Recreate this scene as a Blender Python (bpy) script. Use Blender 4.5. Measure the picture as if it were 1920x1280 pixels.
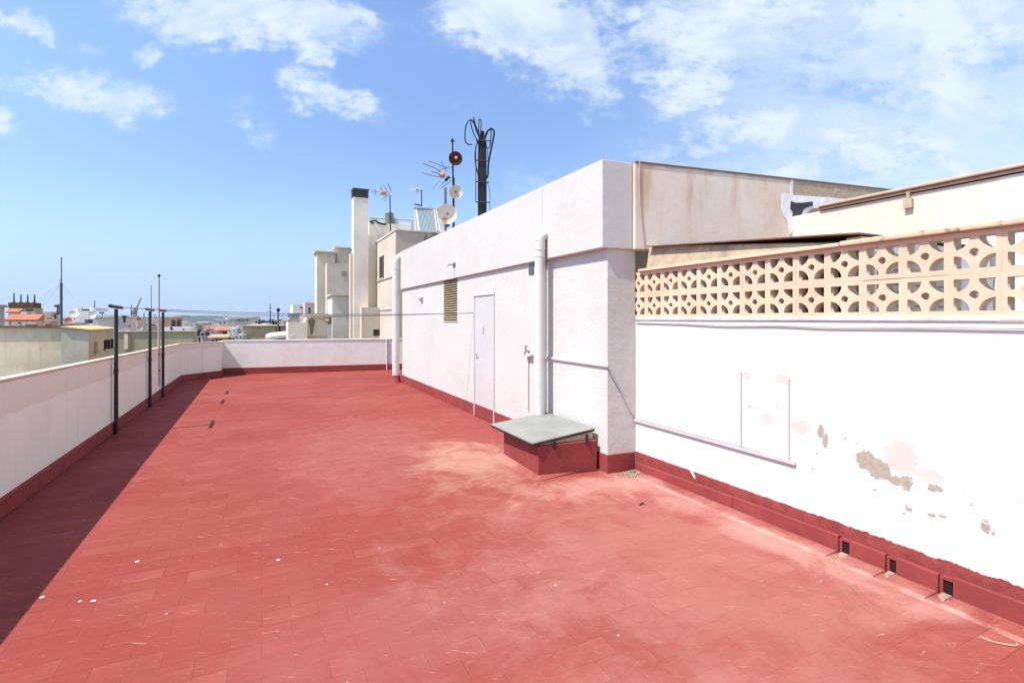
import bpy, bmesh, math, random
from mathutils import Vector, Matrix
for o in list(bpy.data.objects): bpy.data.objects.remove(o)
S = bpy.context.scene
COL = S.collection
R_ = math.radians
random.seed(7)

# ------------------------------------------------------------------ camera
# X = across the terrace, Y = along the long white wall, Z = up (metres)
EYE = 1.6; FPX = 950.0; HY = 598.0
TH = math.atan((960 - 492) / FPX)
cd = bpy.data.cameras.new('camera'); cam = bpy.data.objects.new('camera', cd); COL.objects.link(cam)
cam.location = (0, 0, EYE); cam.rotation_euler = (R_(90), 0, -TH)
cd.sensor_width = 36; cd.lens = FPX / 1920 * 36; cd.shift_y = -(640 - HY) / 1920
cd.clip_start = 0.05; cd.clip_end = 40000
S.camera = cam

# ------------------------------------------------------------------ light, sky, exposure
SUN_EL = R_(57); SUN_AZ = R_(7)      # light travels towards +X, a touch down the terrace
sd = bpy.data.lights.new('sun', 'SUN'); sd.energy = 3.3; sd.angle = R_(0.5); sd.color = (1.0, 0.955, 0.88)
sun = bpy.data.objects.new('sun', sd); COL.objects.link(sun)
sun.rotation_euler = Vector((math.cos(SUN_EL)*math.cos(SUN_AZ), math.cos(SUN_EL)*math.sin(SUN_AZ), -math.sin(SUN_EL))).to_track_quat('-Z', 'Y').to_euler()
sun.location = (-20, 0, 40)
S.view_settings.view_transform = 'Standard'; S.view_settings.look = 'None'
S.view_settings.exposure = 1.05; S.view_settings.gamma = 1.0; S.view_settings.use_curve_mapping = False

W = bpy.data.worlds.new('World'); S.world = W; W.use_nodes = True
def build_world():
    nt = W.node_tree; nt.nodes.clear(); N = nt.nodes.new; L = nt.links.new
    def V(op, a, b=None, sc=None):
        n = N('ShaderNodeVectorMath'); n.operation = op
        for i, v in enumerate((a, b)):
            if v is None: continue
            if isinstance(v, bpy.types.NodeSocket): L(v, n.inputs[i])
            else: n.inputs[i].default_value = v
        if sc is not None: n.inputs['Scale'].default_value = sc
        return n.outputs['Value'] if op in ('DOT_PRODUCT', 'LENGTH') else n.outputs[0]
    def M(op, a, b=None, clamp=False):
        n = N('ShaderNodeMath'); n.operation = op; n.use_clamp = clamp
        for i, v in enumerate((a, b)):
            if v is None: continue
            if isinstance(v, bpy.types.NodeSocket): L(v, n.inputs[i])
            else: n.inputs[i].default_value = v
        return n.outputs[0]
    def MR(v, a, b, c, d, smooth=True):
        n = N('ShaderNodeMapRange'); n.interpolation_type = 'SMOOTHSTEP' if smooth else 'LINEAR'
        L(v, n.inputs[0])
        for i, q in enumerate((a, b, c, d)): n.inputs[i + 1].default_value = q
        return n.outputs[0]
    def MIX(f, a, b, blend='MIX'):
        n = N('ShaderNodeMix'); n.data_type = 'RGBA'; n.blend_type = blend
        for i, v in ((0, f), (6, a), (7, b)):
            if isinstance(v, bpy.types.NodeSocket): L(v, n.inputs[i])
            else: n.inputs[i].default_value = v
        return n.outputs[2]
    def NOISE(v, sc, det, ro, dist=0):
        n = N('ShaderNodeTexNoise'); L(v, n.inputs['Vector'])
        n.inputs['Scale'].default_value = sc; n.inputs['Detail'].default_value = det
        n.inputs['Roughness'].default_value = ro; n.inputs['Distortion'].default_value = dist
        return n.outputs['Fac']
    sky = N('ShaderNodeTexSky'); sky.sky_type = 'NISHITA'; sky.sun_disc = False
    sky.sun_elevation = SUN_EL; sky.sun_rotation = R_(-97); sky.air_density = 1.0; sky.dust_density = 0.6; sky.ozone_density = 1.6
    tc = N('ShaderNodeTexCoord'); d = tc.outputs['Generated']
    # the direction seen, laid on a plane that faces down the terrace (fixed to the world)
    fwd = (math.sin(TH), math.cos(TH), 0); rgt = (math.cos(TH), -math.sin(TH), 0)
    df = M('MAXIMUM', V('DOT_PRODUCT', d, fwd), 0.08)
    u = M('DIVIDE', V('DOT_PRODUCT', d, rgt), df); v = M('DIVIDE', V('DOT_PRODUCT', d, (0, 0, 1)), df)
    cb = N('ShaderNodeCombineXYZ'); L(u, cb.inputs[0]); L(v, cb.inputs[1]); uv = cb.outputs[0]
    # cloud patches: centre, half size, tilt (degrees), weight
    B = [(-.83,.455,.20,.055,-8,.9),(-1.02,.40,.05,.03,0,.5),(-.50,.61,.33,.075,-6,1.0),(-.64,.585,.12,.04,-20,.45),(-.70,.54,.05,.035,0,.75),
         (-.52,.54,.08,.035,10,.6),(-.40,.53,.07,.035,0,.62),(-.33,.445,.15,.05,-22,.72),(-.44,.455,.08,.04,-40,.55),(-.52,.38,.09,.05,-30,.4),(-1.03,.37,.06,.03,0,.45),
         (.02,.58,.24,.11,-22,1.0),(.13,.53,.16,.10,-50,.9),(.42,.58,.36,.13,0,.95),(.38,.48,.16,.10,30,.75),(.75,.56,.30,.16,10,.95),
         (.92,.40,.28,.17,20,1.0),(.60,.36,.30,.10,8,.72),(.40,.33,.18,.10,0,.66),(.95,.60,.2,.2,0,.9),(.95,.27,.45,.10,0,.75),(.10,.27,.14,.06,0,.35),(.55,.27,.34,.06,0,.62),(-.10,.42,.05,.03,0,.25),(.14,.40,.05,.03,0,.3),(-.86,.54,.04,.02,0,.25),(-.95,.58,.06,.03,-20,.6)]
    wn = N('ShaderNodeTexNoise'); L(uv, wn.inputs['Vector']); wn.inputs['Scale'].default_value = 6.5; wn.inputs['Detail'].default_value = 6; wn.inputs['Roughness'].default_value = .6
    uvw = V('ADD', uv, V('MULTIPLY', V('SUBTRACT', wn.outputs['Color'], (.5, .5, .5)), (.30, .16, 0)))
    tot = None
    for (cx, cy, sx, sy, a, w) in B:
        m = N('ShaderNodeMapping'); m.vector_type = 'TEXTURE'; L(uvw, m.inputs[0])
        m.inputs[1].default_value = (cx, cy, 0); m.inputs[2].default_value = (0, 0, R_(a)); m.inputs[3].default_value = (sx, sy, 1)
        s = MR(V('LENGTH', m.outputs[0]), 1.35, 0.0, 0.0, w)
        tot = s if tot is None else M('MAXIMUM', tot, s)
    st = V('MULTIPLY', uv, (1.0, 1.75, 1.0))
    n1 = NOISE(st, 6.5, 12, .68, .2); n2 = NOISE(st, 24, 10, .70, .2)
    wisp = NOISE(V('MULTIPLY', uv, (1.0, 2.6, 1.0)), 3.0, 8, .66, .7)
    den = M('ADD', M('ADD', M('MULTIPLY', n1, 2.2), M('MULTIPLY', n2, 1.1)), M('MULTIPLY', tot, .85))
    cl = MR(den, 1.64, 2.40, 0, 1)
    cl = M('MULTIPLY', cl, MR(tot, 0.03, .45, 0, 1))
    cl = M('MULTIPLY', cl, MR(NOISE(st, 4.2, 8, .62, .5), .36, .60, .58, 1))
    # thin cloud veil on the right-hand side
    veil = M('MULTIPLY', MR(u, .05, .75, 0, .85), MR(wisp, .34, .62, .2, 1))
    veil = M('MULTIPLY', veil, MR(v, .10, .28, .25, 1))
    cl = M('MAXIMUM', M('MULTIPLY', cl, .93), M('MULTIPLY', veil, .8))
    cl = M('MULTIPLY', cl, MR(v, .05, .2, .2, 1), clamp=True)
    base = MIX(1.0, sky.outputs[0], SKYTINT, 'MULTIPLY')
    base = MIX(MR(v, -.02, .30, HORIZ[3], 0), base, (HORIZ[0], HORIZ[1], HORIZ[2], 1))
    g_ = N('ShaderNodeCombineXYZ'); k = MR(v, .25, .6, 1.0, 1.22)
    for i in range(3): L(k, g_.inputs[i])
    base = MIX(1.0, base, g_.outputs[0], 'MULTIPLY')
    col = MIX(cl, base, CLOUD)
    bg = N('ShaderNodeBackground'); L(col, bg.inputs[0]); bg.inputs[1].default_value = SKYSTR
    out = N('ShaderNodeOutputWorld'); L(bg.outputs[0], out.inputs[0])
SKYSTR = 0.08
SKYTINT = (1.08, 1.16, 1.31, 1); HORIZ = (2.8, 4.05, 5.85, .97); CLOUD = (5.2, 5.9, 6.3, 1)
build_world()

# ------------------------------------------------------------------ helpers
FW = Vector((math.sin(TH), math.cos(TH), 0)); RT = Vector((math.cos(TH), -math.sin(TH), 0)); EYEV = Vector((0, 0, EYE))
def sight(px, py): return FW + RT * ((px - 960) / FPX) + Vector((0, 0, (HY - py) / FPX))
def at(px, py, t): return EYEV + sight(px, py) * t                      # survey point t metres off
def at_y(px, py, y): d = sight(px, py); return EYEV + d * (y / d.y)
def at_x(px, py, x): d = sight(px, py); return EYEV + d * (x / d.x)

def worldloc(o):
    v = Vector((0, 0, 0))
    while o: v += o.location; o = o.parent
    return v
class MB:
    def __init__(s): s.v = []; s.f = []
    def poly(s, pts, *fs):
        b = len(s.v); s.v += [tuple(p) for p in pts]; s.f += [tuple(i + b for i in f) for f in fs]; return s
    def box(s, x0, x1, y0, y1, z0, z1):
        return s.poly([(x0,y0,z0),(x1,y0,z0),(x1,y1,z0),(x0,y1,z0),(x0,y0,z1),(x1,y0,z1),(x1,y1,z1),(x0,y1,z1)],
            (0,3,2,1),(4,5,6,7),(0,1,5,4),(1,2,6,5),(2,3,7,6),(3,0,4,7))
    def hexa(s, p):  # 4 bottom points then 4 top points, counter-clockwise from above
        return s.poly(p, (0,3,2,1),(4,5,6,7),(0,1,5,4),(1,2,6,5),(2,3,7,6),(3,0,4,7))
    def wall(s, a, b, thick, z0a, z1a, z0b=None, z1b=None):  # from a to b, thickness to the left of a->b
        a = Vector(a[:2]); b = Vector(b[:2]); d = (b - a).normalized(); n = Vector((-d.y, d.x)) * thick
        z0b = z0a if z0b is None else z0b; z1b = z1a if z1b is None else z1b
        p = [a, b, b + n, a + n]; zb = [z0a, z0b, z0b, z0a]; zt = [z1a, z1b, z1b, z1a]
        if thick < 0: p = [a + n, b + n, b, a]
        return s.hexa([(q.x, q.y, z) for q, z in zip(p, zb)] + [(q.x, q.y, z) for q, z in zip(p, zt)])
    def prism(s, pts, z0, z1):
        n = len(pts); b = [(p[0], p[1], z0) for p in pts]; t = [(p[0], p[1], z1) for p in pts]
        return s.poly(b + t, tuple(reversed(range(n))), tuple(range(n, 2*n)), *[(i, (i+1) % n, n + (i+1) % n, n + i) for i in range(n)])
    def tube(s, pts, r, n=8, cap=True):
        pts = [Vector(p) for p in pts]; rings = []; r_ = r if isinstance(r, (list, tuple)) else [r] * len(pts)
        up = None
        for i, p in enumerate(pts):
            d = (pts[min(i+1, len(pts)-1)] - pts[max(i-1, 0)]).normalized()
            if up is None: up = Vector((0,0,1)) if abs(d.z) < .9 else Vector((1,0,0))
            a = d.cross(up); 
            if a.length < 1e-5: a = d.cross(Vector((0,1,0)))
            a.normalize(); b = a.cross(d).normalized(); up = b
            rings.append([p + (a * math.cos(2*math.pi*k/n) + b * math.sin(2*math.pi*k/n)) * r_[i] for k in range(n)])
        base = len(s.v)
        for rg in rings: s.v += [tuple(q) for q in rg]
        for i in range(len(pts)-1):
            for k in range(n):
                s.f.append((base+i*n+k, base+(i+1)*n+k, base+(i+1)*n+(k+1)%n, base+i*n+(k+1)%n))
        if cap:
            s.f.append(tuple(base + k for k in range(n))); s.f.append(tuple(base+(len(pts)-1)*n + k for k in reversed(range(n))))
        return s
    def lathe(s, prof, c, axis=(0,0,1), n=24):
        ax = Vector(axis).normalized(); a = ax.orthogonal().normalized(); b = ax.cross(a); c = Vector(c); base = len(s.v)
        for (r, h) in prof:
            for k in range(n):
                t = 2*math.pi*k/n; s.v.append(tuple(c + ax*h + (a*math.cos(t) + b*math.sin(t))*max(r, 1e-4)))
        for i in range(len(prof)-1):
            for k in range(n): s.f.append((base+i*n+k, base+i*n+(k+1)%n, base+(i+1)*n+(k+1)%n, base+(i+1)*n+k))
        return s
    def blob(s, c, r, sq=(1,1,1), jit=.25, rnd=random):
        bm = bmesh.new(); bmesh.ops.create_icosphere(bm, subdivisions=1, radius=r); base = len(s.v)
        for v in bm.verts:
            k = 1 + rnd.uniform(-jit, jit); s.v.append((c[0]+v.co.x*sq[0]*k, c[1]+v.co.y*sq[1]*k, c[2]+v.co.z*sq[2]*k))
        for f in bm.faces: s.f.append(tuple(base + v.index for v in f.verts))
        bm.free(); return s
    def build(s, name, mat, parent=None, smooth=False, bevel=0, base=None):
        if parent is not None: org = worldloc(parent)
        else:
            xs = [v[0] for v in s.v]; ys = [v[1] for v in s.v]; zs = [v[2] for v in s.v]
            org = Vector(((min(xs)+max(xs))/2, (min(ys)+max(ys))/2, min(zs))) if base is None else Vector(base)
        me = bpy.data.meshes.new(name); me.from_pydata([tuple(Vector(v) - org) for v in s.v], [], s.f); me.update()
        bm = bmesh.new(); bm.from_mesh(me); bmesh.ops.recalc_face_normals(bm, faces=bm.faces)
        bm.to_mesh(me); bm.free()
        o = bpy.data.objects.new(name, me); COL.objects.link(o); me.materials.append(mat)
        if parent is not None: o.parent = parent
        else: o.location = org
        if smooth:
            for p in me.polygons: p.use_smooth = True
            me.set_sharp_from_angle(angle=R_(42))
        if bevel:
            m = o.modifiers.new('bevel', 'BEVEL'); m.width = bevel; m.segments = 2; m.limit_method = 'ANGLE'
        return o
def tag(o, label=None, cat=None, group=None, kind=None):
    if label: o['label'] = label
    if cat: o['category'] = cat
    if group: o['group'] = group
    if kind: o['kind'] = kind
    return o
def thing(name, loc, label, cat, group=None):
    o = bpy.data.objects.new(name, None); o.empty_display_size = .2; COL.objects.link(o); o.location = loc
    return tag(o, label, cat, group)
def struct(o): o['kind'] = 'structure'; return o
def dup(root, loc, label=None):
    r = root.copy(); COL.objects.link(r); r.location = loc
    if label: r['label'] = label
    for ch in list(root.children):
        c = ch.copy(); COL.objects.link(c); c.parent = r
        for g in list(ch.children):
            q = g.copy(); COL.objects.link(q); q.parent = c
    return r
def arc(c, r, a0, a1, n, ex, ey):
    c = Vector(c); ex = Vector(ex); ey = Vector(ey)
    return [c + ex*(r*math.cos(a0+(a1-a0)*i/n)) + ey*(r*math.sin(a0+(a1-a0)*i/n)) for i in range(n+1)]
def spline(pts, n=6):
    P = [Vector(p) for p in pts]; P = [P[0]] + P + [P[-1]]; out = []
    for i in range(1, len(P)-2):
        for k in range(n):
            t = k/n; a, b, c, d = P[i-1], P[i], P[i+1], P[i+2]
            out.append(.5*((2*b)+(c-a)*t+(2*a-5*b+4*c-d)*t*t+(3*b-a-3*c+d)*t**3))
    out.append(P[-2]); return out

# ------------------------------------------------------------------ materials
class G:
    """small node-graph writer for one material; textures run on world position"""
    def __init__(s, name, rough=.85, spec=.3, metal=0):
        s.m = bpy.data.materials.new(name); s.m.use_nodes = True; s.t = s.m.node_tree
        s.b = s.t.nodes['Principled BSDF']; s.b.inputs['Roughness'].default_value = rough
        s.b.inputs['Specular IOR Level'].default_value = spec; s.b.inputs['Metallic'].default_value = metal
        s.g = s.t.nodes.new('ShaderNodeNewGeometry'); s.p = s.g.outputs['Position']
    def set(s, inp, v):
        if isinstance(v, bpy.types.NodeSocket): s.t.links.new(v, inp)
        elif isinstance(v, tuple) and len(v) == 3 and inp.type == 'RGBA': inp.default_value = v + (1,)
        else: inp.default_value = v
    def scaled(s, k):
        n = s.t.nodes.new('ShaderNodeVectorMath'); n.operation = 'MULTIPLY'; s.set(n.inputs[0], s.p); n.inputs[1].default_value = k; return n.outputs[0]
    def turned(s, k, a=None):
        n = s.t.nodes.new('ShaderNodeMapping'); s.set(n.inputs[0], s.p); n.inputs[2].default_value = (0, 0, TH if a is None else a)
        m = s.t.nodes.new('ShaderNodeVectorMath'); m.operation = 'MULTIPLY'; s.set(m.inputs[0], n.outputs[0]); m.inputs[1].default_value = k; return m.outputs[0]
    def noise(s, sc, det=4, ro=.55, dist=0, vec=None):
        n = s.t.nodes.new('ShaderNodeTexNoise'); s.set(n.inputs['Vector'], vec or s.p); n.inputs['Scale'].default_value = sc
        n.inputs['Detail'].default_value = det; n.inputs['Roughness'].default_value = ro; n.inputs['Distortion'].default_value = dist; return n.outputs['Fac']
    def vor(s, sc, vec=None, feat='F1'):
        n = s.t.nodes.new('ShaderNodeTexVoronoi'); n.feature = feat; s.set(n.inputs['Vector'], vec or s.p); n.inputs['Scale'].default_value = sc; return n.outputs['Distance']
    def math(s, op, a, b=0.0, clamp=False):
        n = s.t.nodes.new('ShaderNodeMath'); n.operation = op; n.use_clamp = clamp; s.set(n.inputs[0], a); s.set(n.inputs[1], b); return n.outputs[0]
    def rng(s, v, a, b, c=0., d=1.):
        n = s.t.nodes.new('ShaderNodeMapRange'); n.interpolation_type = 'SMOOTHSTEP'; s.set(n.inputs[0], v)
        for i, q in enumerate((a, b, c, d)): n.inputs[i+1].default_value = q
        return n.outputs[0]
    def mix(s, f, a, b, blend='MIX'):
        n = s.t.nodes.new('ShaderNodeMix'); n.data_type = 'RGBA'; n.blend_type = blend; s.set(n.inputs[0], f); s.set(n.inputs[6], a); s.set(n.inputs[7], b); return n.outputs[2]
    def xyz(s):
        n = s.t.nodes.new('ShaderNodeSeparateXYZ'); s.set(n.inputs[0], s.p); return n.outputs
    def spot(s, c, r, rough_n=None, amt=0.5):
        """mask 1 inside an ellipsoid at c with radii r, edge broken by a noise"""
        n = s.t.nodes.new('ShaderNodeMapping'); n.vector_type = 'TEXTURE'; s.set(n.inputs[0], s.p)
        n.inputs[1].default_value = c; n.inputs[3].default_value = r
        l = s.t.nodes.new('ShaderNodeVectorMath'); l.operation = 'LENGTH'; s.set(l.inputs[0], n.outputs[0]); q = l.outputs['Value']
        if rough_n is not None: q = s.math('ADD', q, s.math('MULTIPLY', s.math('SUBTRACT', rough_n, .5), amt*2))
        return q
    def bump(s, h, st=.3, d=.01):
        n = s.t.nodes.new('ShaderNodeBump'); n.inputs['Strength'].default_value = st; n.inputs['Distance'].default_value = d; s.set(n.inputs['Height'], h)
        s.t.links.new(n.outputs[0], s.b.inputs['Normal']); return s
    def col(s, c): s.set(s.b.inputs['Base Color'], c); return s
def dark(c, k): return tuple(x*k for x in c)
def plaster(name, c, var=.12, sc=1.5, streak=.15, bump=.25, rough=.9, stain=None):
    g = G(name, rough, .15)
    n1 = g.noise(sc, 6, .6); n2 = g.noise(sc*9, 4, .6); n3 = g.noise(1.0, 5, .6, .3, g.scaled((5, 5, .35)))
    col = g.mix(g.rng(n1, .35, .7), c, dark(c, 1-var*1.6))
    col = g.mix(g.math('MULTIPLY', g.rng(n3, .52, .72), streak), col, stain or dark(c, .55))
    col = g.mix(g.math('MULTIPLY', g.rng(n2, .5, .7), .25), col, dark(c, 1-var))
    g.col(col); g.bump(g.math('ADD', g.noise(14, 6, .65), g.math('MULTIPLY', n1, 1.5)), bump, .012); return g.m
def plain(name, c, rough=.6, spec=.4, metal=0, var=.15, sc=8, bump=.05):
    g = G(name, rough, spec, metal); n = g.noise(sc, 5, .6)
    g.col(g.mix(g.rng(n, .3, .7), c, dark(c, 1-var))); g.bump(g.noise(sc*5, 3), bump, .004); return g.m

RED = (.238, .050, .040)
def m_floor():
    g = G('red_terrace_paint', .80, .03)
    br = g.t.nodes.new('ShaderNodeTexBrick'); g.set(br.inputs['Vector'], g.p)
    br.inputs['Scale'].default_value = 1; br.inputs['Brick Width'].default_value = .28; br.inputs['Row Height'].default_value = .14
    br.inputs['Mortar Size'].default_value = .0045; br.inputs['Mortar Smooth'].default_value = .6; br.inputs['Bias'].default_value = -.5
    g.set(br.inputs['Color1'], RED); g.set(br.inputs['Color2'], (.37, .125, .10)); g.set(br.inputs['Mortar'], (.185, .037, .031))
    big = g.noise(.55, 5, .6); mid = g.noise(2.6, 6, .65, .4); fine = g.noise(30, 4, .6)
    brush = g.noise(1, 6, .7, .5, g.scaled((2.2, 17, 1)))
    wear = g.noise(1, 8, .74, .2, g.turned((9, 26, 1)))
    soft = g.noise(3.2, 6, .62, .2)
    c = g.mix(g.rng(mid, .38, .70, .10, .80), RED, br.outputs[0])
    c = g.mix(g.math('MULTIPLY', g.rng(big, .30, .72), .45), c, (.335, .098, .085))
    c = g.mix(g.math('MULTIPLY', g.rng(brush, .52, .74), .20), c, (.36, .12, .105))
    c = g.mix(g.math('MULTIPLY', g.rng(wear, .58, .70), .50), c, (.42, .175, .14))
    c = g.mix(g.math('MULTIPLY', g.rng(fine, .60, .80), .3), c, (.19, .035, .032))
    # worn and dusty areas with a place of their own: by the skylight, in the corner, along the right-hand wall; plus broad paler areas on the open floor
    edge = g.noise(2.2, 8, .68, .6)
    dusty = (.50, .30, .21); pale = (.50, .265, .215)
    for ctr, rad, colr, st in (((2.15, 5.35, 0), (.75, 1.0, 1), dusty, .58), ((2.95, 4.0, 0), (.80, .38, 1), pale, .60), ((3.30, 3.2, 0), (.22, 1.5, 1), pale, .50),
                               ((3.30, 2.0, 0), (.22, .9, 1), pale, .40), ((2.5, 2.6, 0), (1.6, 1.9, 1), pale, .30), ((1.3, 6.4, 0), (1.2, 2.2, 1), pale, .18), ((1.0, 2.6, 0), (1.2, .6, 1), (.40,.2,.17), .18)):
        q = g.spot(ctr, rad, edge, 1.2)
        c = g.mix(g.math('MULTIPLY', g.rng(q, 1.2, .2, 0, st), g.rng(soft, .25, .65, .65, 1)), c, colr)
    x, y, z = g.xyz()
    scr = g.noise(1, 7, .75, .3, g.scaled((7, 34, 1)))
    near = g.math('MULTIPLY', g.rng(x, 2.2, 3.1), g.rng(y, 3.6, 2.2))
    c = g.mix(g.math('MULTIPLY', g.rng(scr, .64, .70), near), c, (.58, .44, .30))
    chips = g.vor(4.0); c = g.mix(g.rng(chips, .022, .014, 0, .7), c, (.6, .47, .38))
    scuff = g.math('MULTIPLY', g.rng(g.noise(1, 6, .75, .1, g.turned((5, 44, 1), TH+.12)), .60, .68), g.rng(g.noise(1.6, 5, .65), .42, .58))
    c = g.mix(g.math('MULTIPLY', scuff, .7), c, (.50, .26, .20))
    line = g.math('MULTIPLY', g.rng(g.math('ABSOLUTE', g.math('ADD', x, g.math('SUBTRACT', g.math('MULTIPLY', edge, .05), 3.415))), .035, .004), g.rng(y, 4.3, 4.1))
    c = g.mix(g.math('MULTIPLY', g.math('MULTIPLY', line, g.rng(soft, .35, .6, .15, 1)), .5), c, (.54, .37, .29))
    dk = g.noise(3.7, 7, .7, .4); c = g.mix(g.rng(dk, .60, .72, 0, .22), c, (.17, .032, .028))
    g.col(c)
    h = g.math('ADD', g.math('MULTIPLY', br.outputs['Fac'], -.55), g.math('ADD', g.math('MULTIPLY', wear, .55), g.math('MULTIPLY', fine, .25)))
    g.bump(h, .32, .008)
    g.set(g.b.inputs['Roughness'], g.rng(mid, .3, .7, .60, .85)); return g.m
def m_redskirt(name='red_skirting_paint', c=(.225, .042, .038)):
    g = G(name, .75, .25); n = g.noise(3, 6, .65); f = g.noise(26, 5, .65)
    col = g.mix(g.rng(n, .35, .7), c, dark(c, 1.28)); col = g.mix(g.math('MULTIPLY', g.rng(f, .62, .75), .45), col, (.36, .14, .12))
    g.col(col); g.bump(f, .3, .008); return g.m
WHITE = (.70, .685, .675)
def m_whitewall():       # long wall of the stairwell house
    g = G('white_wall_paint', .85, .2); n1 = g.noise(.9, 6, .6); n2 = g.noise(1, 6, .65, .2, g.scaled((6, 6, .3)))
    c = g.mix(g.rng(n1, .35, .7), (.565, .55, .512), (.53, .512, .478))
    c = g.mix(g.math('MULTIPLY', g.rng(n2, .56, .74), .35), c, (.60, .47, .42))
    g.col(c); g.bump(g.math('ADD', g.noise(9, 6, .65), g.math('MULTIPLY', g.noise(1.6, 4), 2.2)), .20, .03); return g.m
def m_fascia():
    g = G('fascia_paint', .85, .2); n1 = g.noise(.8, 6, .6); n2 = g.noise(1, 6, .65, .2, g.scaled((4, 4, .5)))
    c = g.mix(g.rng(n1, .35, .7), (.56, .54, .505), (.53, .50, .468))
    c = g.mix(g.math('MULTIPLY', g.rng(n2, .58, .74), .4), c, (.58, .42, .36))
    g.col(c); g.bump(g.math('ADD', g.noise(9, 6, .65), g.noise(1.0, 3)), .22, .02); return g.m
def m_wallB():
    g = G('peeling_white_wall', .85, .2); x, y, z = g.xyz()
    e = g.noise(9, 8, .7, .4); e2 = g.noise(30, 6, .7); n1 = g.noise(1.1, 5, .6)
    c = g.mix(g.rng(n1, .35, .7), (.65, .635, .605), (.60, .585, .56))
    e3 = g.noise(20, 9, .78, .8)
    pink = (.58, .475, .40)
    for p, r, a in (((3.57, 1.76, .74), (.3, .10, .11), .40), ((3.57, 2.42, .80), (.3, .07, .06), .42), ((3.57, 2.70, .82), (.3, .05, .05), .42), ((3.57, 2.88, 1.13), (.3, .04, .04), .45), ((3.57, 2.56, 1.14), (.3, .07, .035), .45), ((3.57, 1.62, .66), (.3, .08, .05), .3)):
        c = g.mix(g.rng(g.spot(p, r, e3, .9), 1.15, .75, 0, a*1.75), c, pink)
    bare = None
    tan = g.mix(g.rng(e2, .35, .65), (.41, .36, .28), (.33, .285, .22))
    for p, r, am in (((3.57, 1.96, .665), (.3, .068, .068), .40), ((3.57, 1.89, .635), (.3, .078, .070), .40), ((3.57, 1.79, .585), (.3, .06, .03), .6), ((3.57, 1.73, .585), (.3, .03, .05), .6), ((3.57, 2.265, .80), (.3, .022, .05), .5), ((3.57, 2.235, .745), (.3, .02, .05), .5), ((3.57, 1.585, .60), (.3, .032, .022), .6), ((3.57, 1.35, .455), (.3, .02, .03), .7), ((3.57, 1.60, .43), (.3, .018, .012), .9), ((3.57, 1.72, .43), (.3, .018, .014), .9)) + tuple(((3.57, at_x(px, py, 3.57).y, at_x(px, py, 3.57).z), (.3, ry, rz), .8) for px, py, ry, rz in ((1405, 762, .010, .008), (1422, 764, .006, .006), (1456, 763, .010, .004), (1523, 879, .006, .007), (1532, 850, .010, .005), (1585, 822, .005, .008), (1606, 832, .012, .005), (1640, 918, .012, .006), (1700, 950, .008, .016), (1694, 962, .010, .005), (1768, 968, .016, .006), (1822, 946, .006, .006), (1850, 978, .014, .012), (1862, 1000, .006, .012), (1196, 740, .004, .006), (1201, 756, .004, .004))):
        q = g.rng(g.spot(p, r, e3, am*2.6), 1.02, .95)
        bare = q if bare is None else g.math('MAXIMUM', bare, q)
    sp = g.vor(16); low = g.math('MULTIPLY', g.rng(z, 1.0, .6), g.rng(y, 3.2, 2.2))
    specks = g.math('MULTIPLY', g.rng(g.math('ADD', sp, g.math('MULTIPLY', g.noise(4, 3), .42)), .27, .245), low)
    rim = g.math('MULTIPLY', g.rng(bare, .05, .4), g.rng(bare, .95, .5))
    c = g.mix(g.math('MULTIPLY', rim, .7), c, (.22, .19, .16))
    bare2 = g.math('MAXIMUM', bare, g.math('MULTIPLY', specks, .6))
    c = g.mix(bare2, c, tan)
    # ragged upper edge of the red paint along the foot
    zz = g.math('ADD', z, g.math('MULTIPLY', g.math('SUBTRACT', e, .5), g.rng(y, 4.0, 1.5, .005, .075)))
    red = g.rng(zz, .198, .192)
    c = g.mix(red, c, g.mix(g.rng(e, .35, .7), (.225, .042, .038), (.30, .068, .058)))
    g.col(c)
    lump = g.math('MULTIPLY', g.noise(11, 8, .75, .5), g.rng(z, .24, .15, .25, 6.0))
    h = g.math('ADD', g.math('ADD', lump, g.math('MULTIPLY', bare2, -1.1)), g.math('MULTIPLY', red, .12))
    g.bump(g.math('ADD', h, g.noise(2.0, 4)), .35, .014); return g.m
def m_parapet():
    g = G('parapet_paint', .88, .15); x, y, z = g.xyz(); n = g.noise(1.5, 6, .6); e = g.noise(5, 6, .6, .3); st = g.noise(1, 6, .6, .2, g.scaled((6, 6, .4)))
    c = g.mix(g.rng(n, .35, .7), (.85, .85, .75), (.81, .80, .70))
    top = g.rng(g.math('ADD', z, g.math('MULTIPLY', g.math('SUBTRACT', e, .5), .09)), .80, .815)
    c = g.mix(g.math('MULTIPLY', top, .75), c, (.76, .70, .58))
    c = g.mix(g.math('MULTIPLY', g.rng(st, .55, .72), .28), c, (.60, .43, .36))
    g.col(c); g.bump(g.math('ADD', g.noise(12, 6, .65), n), .25, .014); return g.m
def m_farpar():
    g = G('far_parapet_paint', .9, .15); n = g.noise(2.0, 7, .65, .3); e = g.noise(8, 8, .7)
    c = g.mix(g.rng(n, .35, .7), (.82, .81, .73), (.75, .72, .645)); c = g.mix(g.rng(e, .66, .74, 0, .5), c, (.42, .37, .35)); g.col(c); g.bump(e, .3, .01); return g.m
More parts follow.
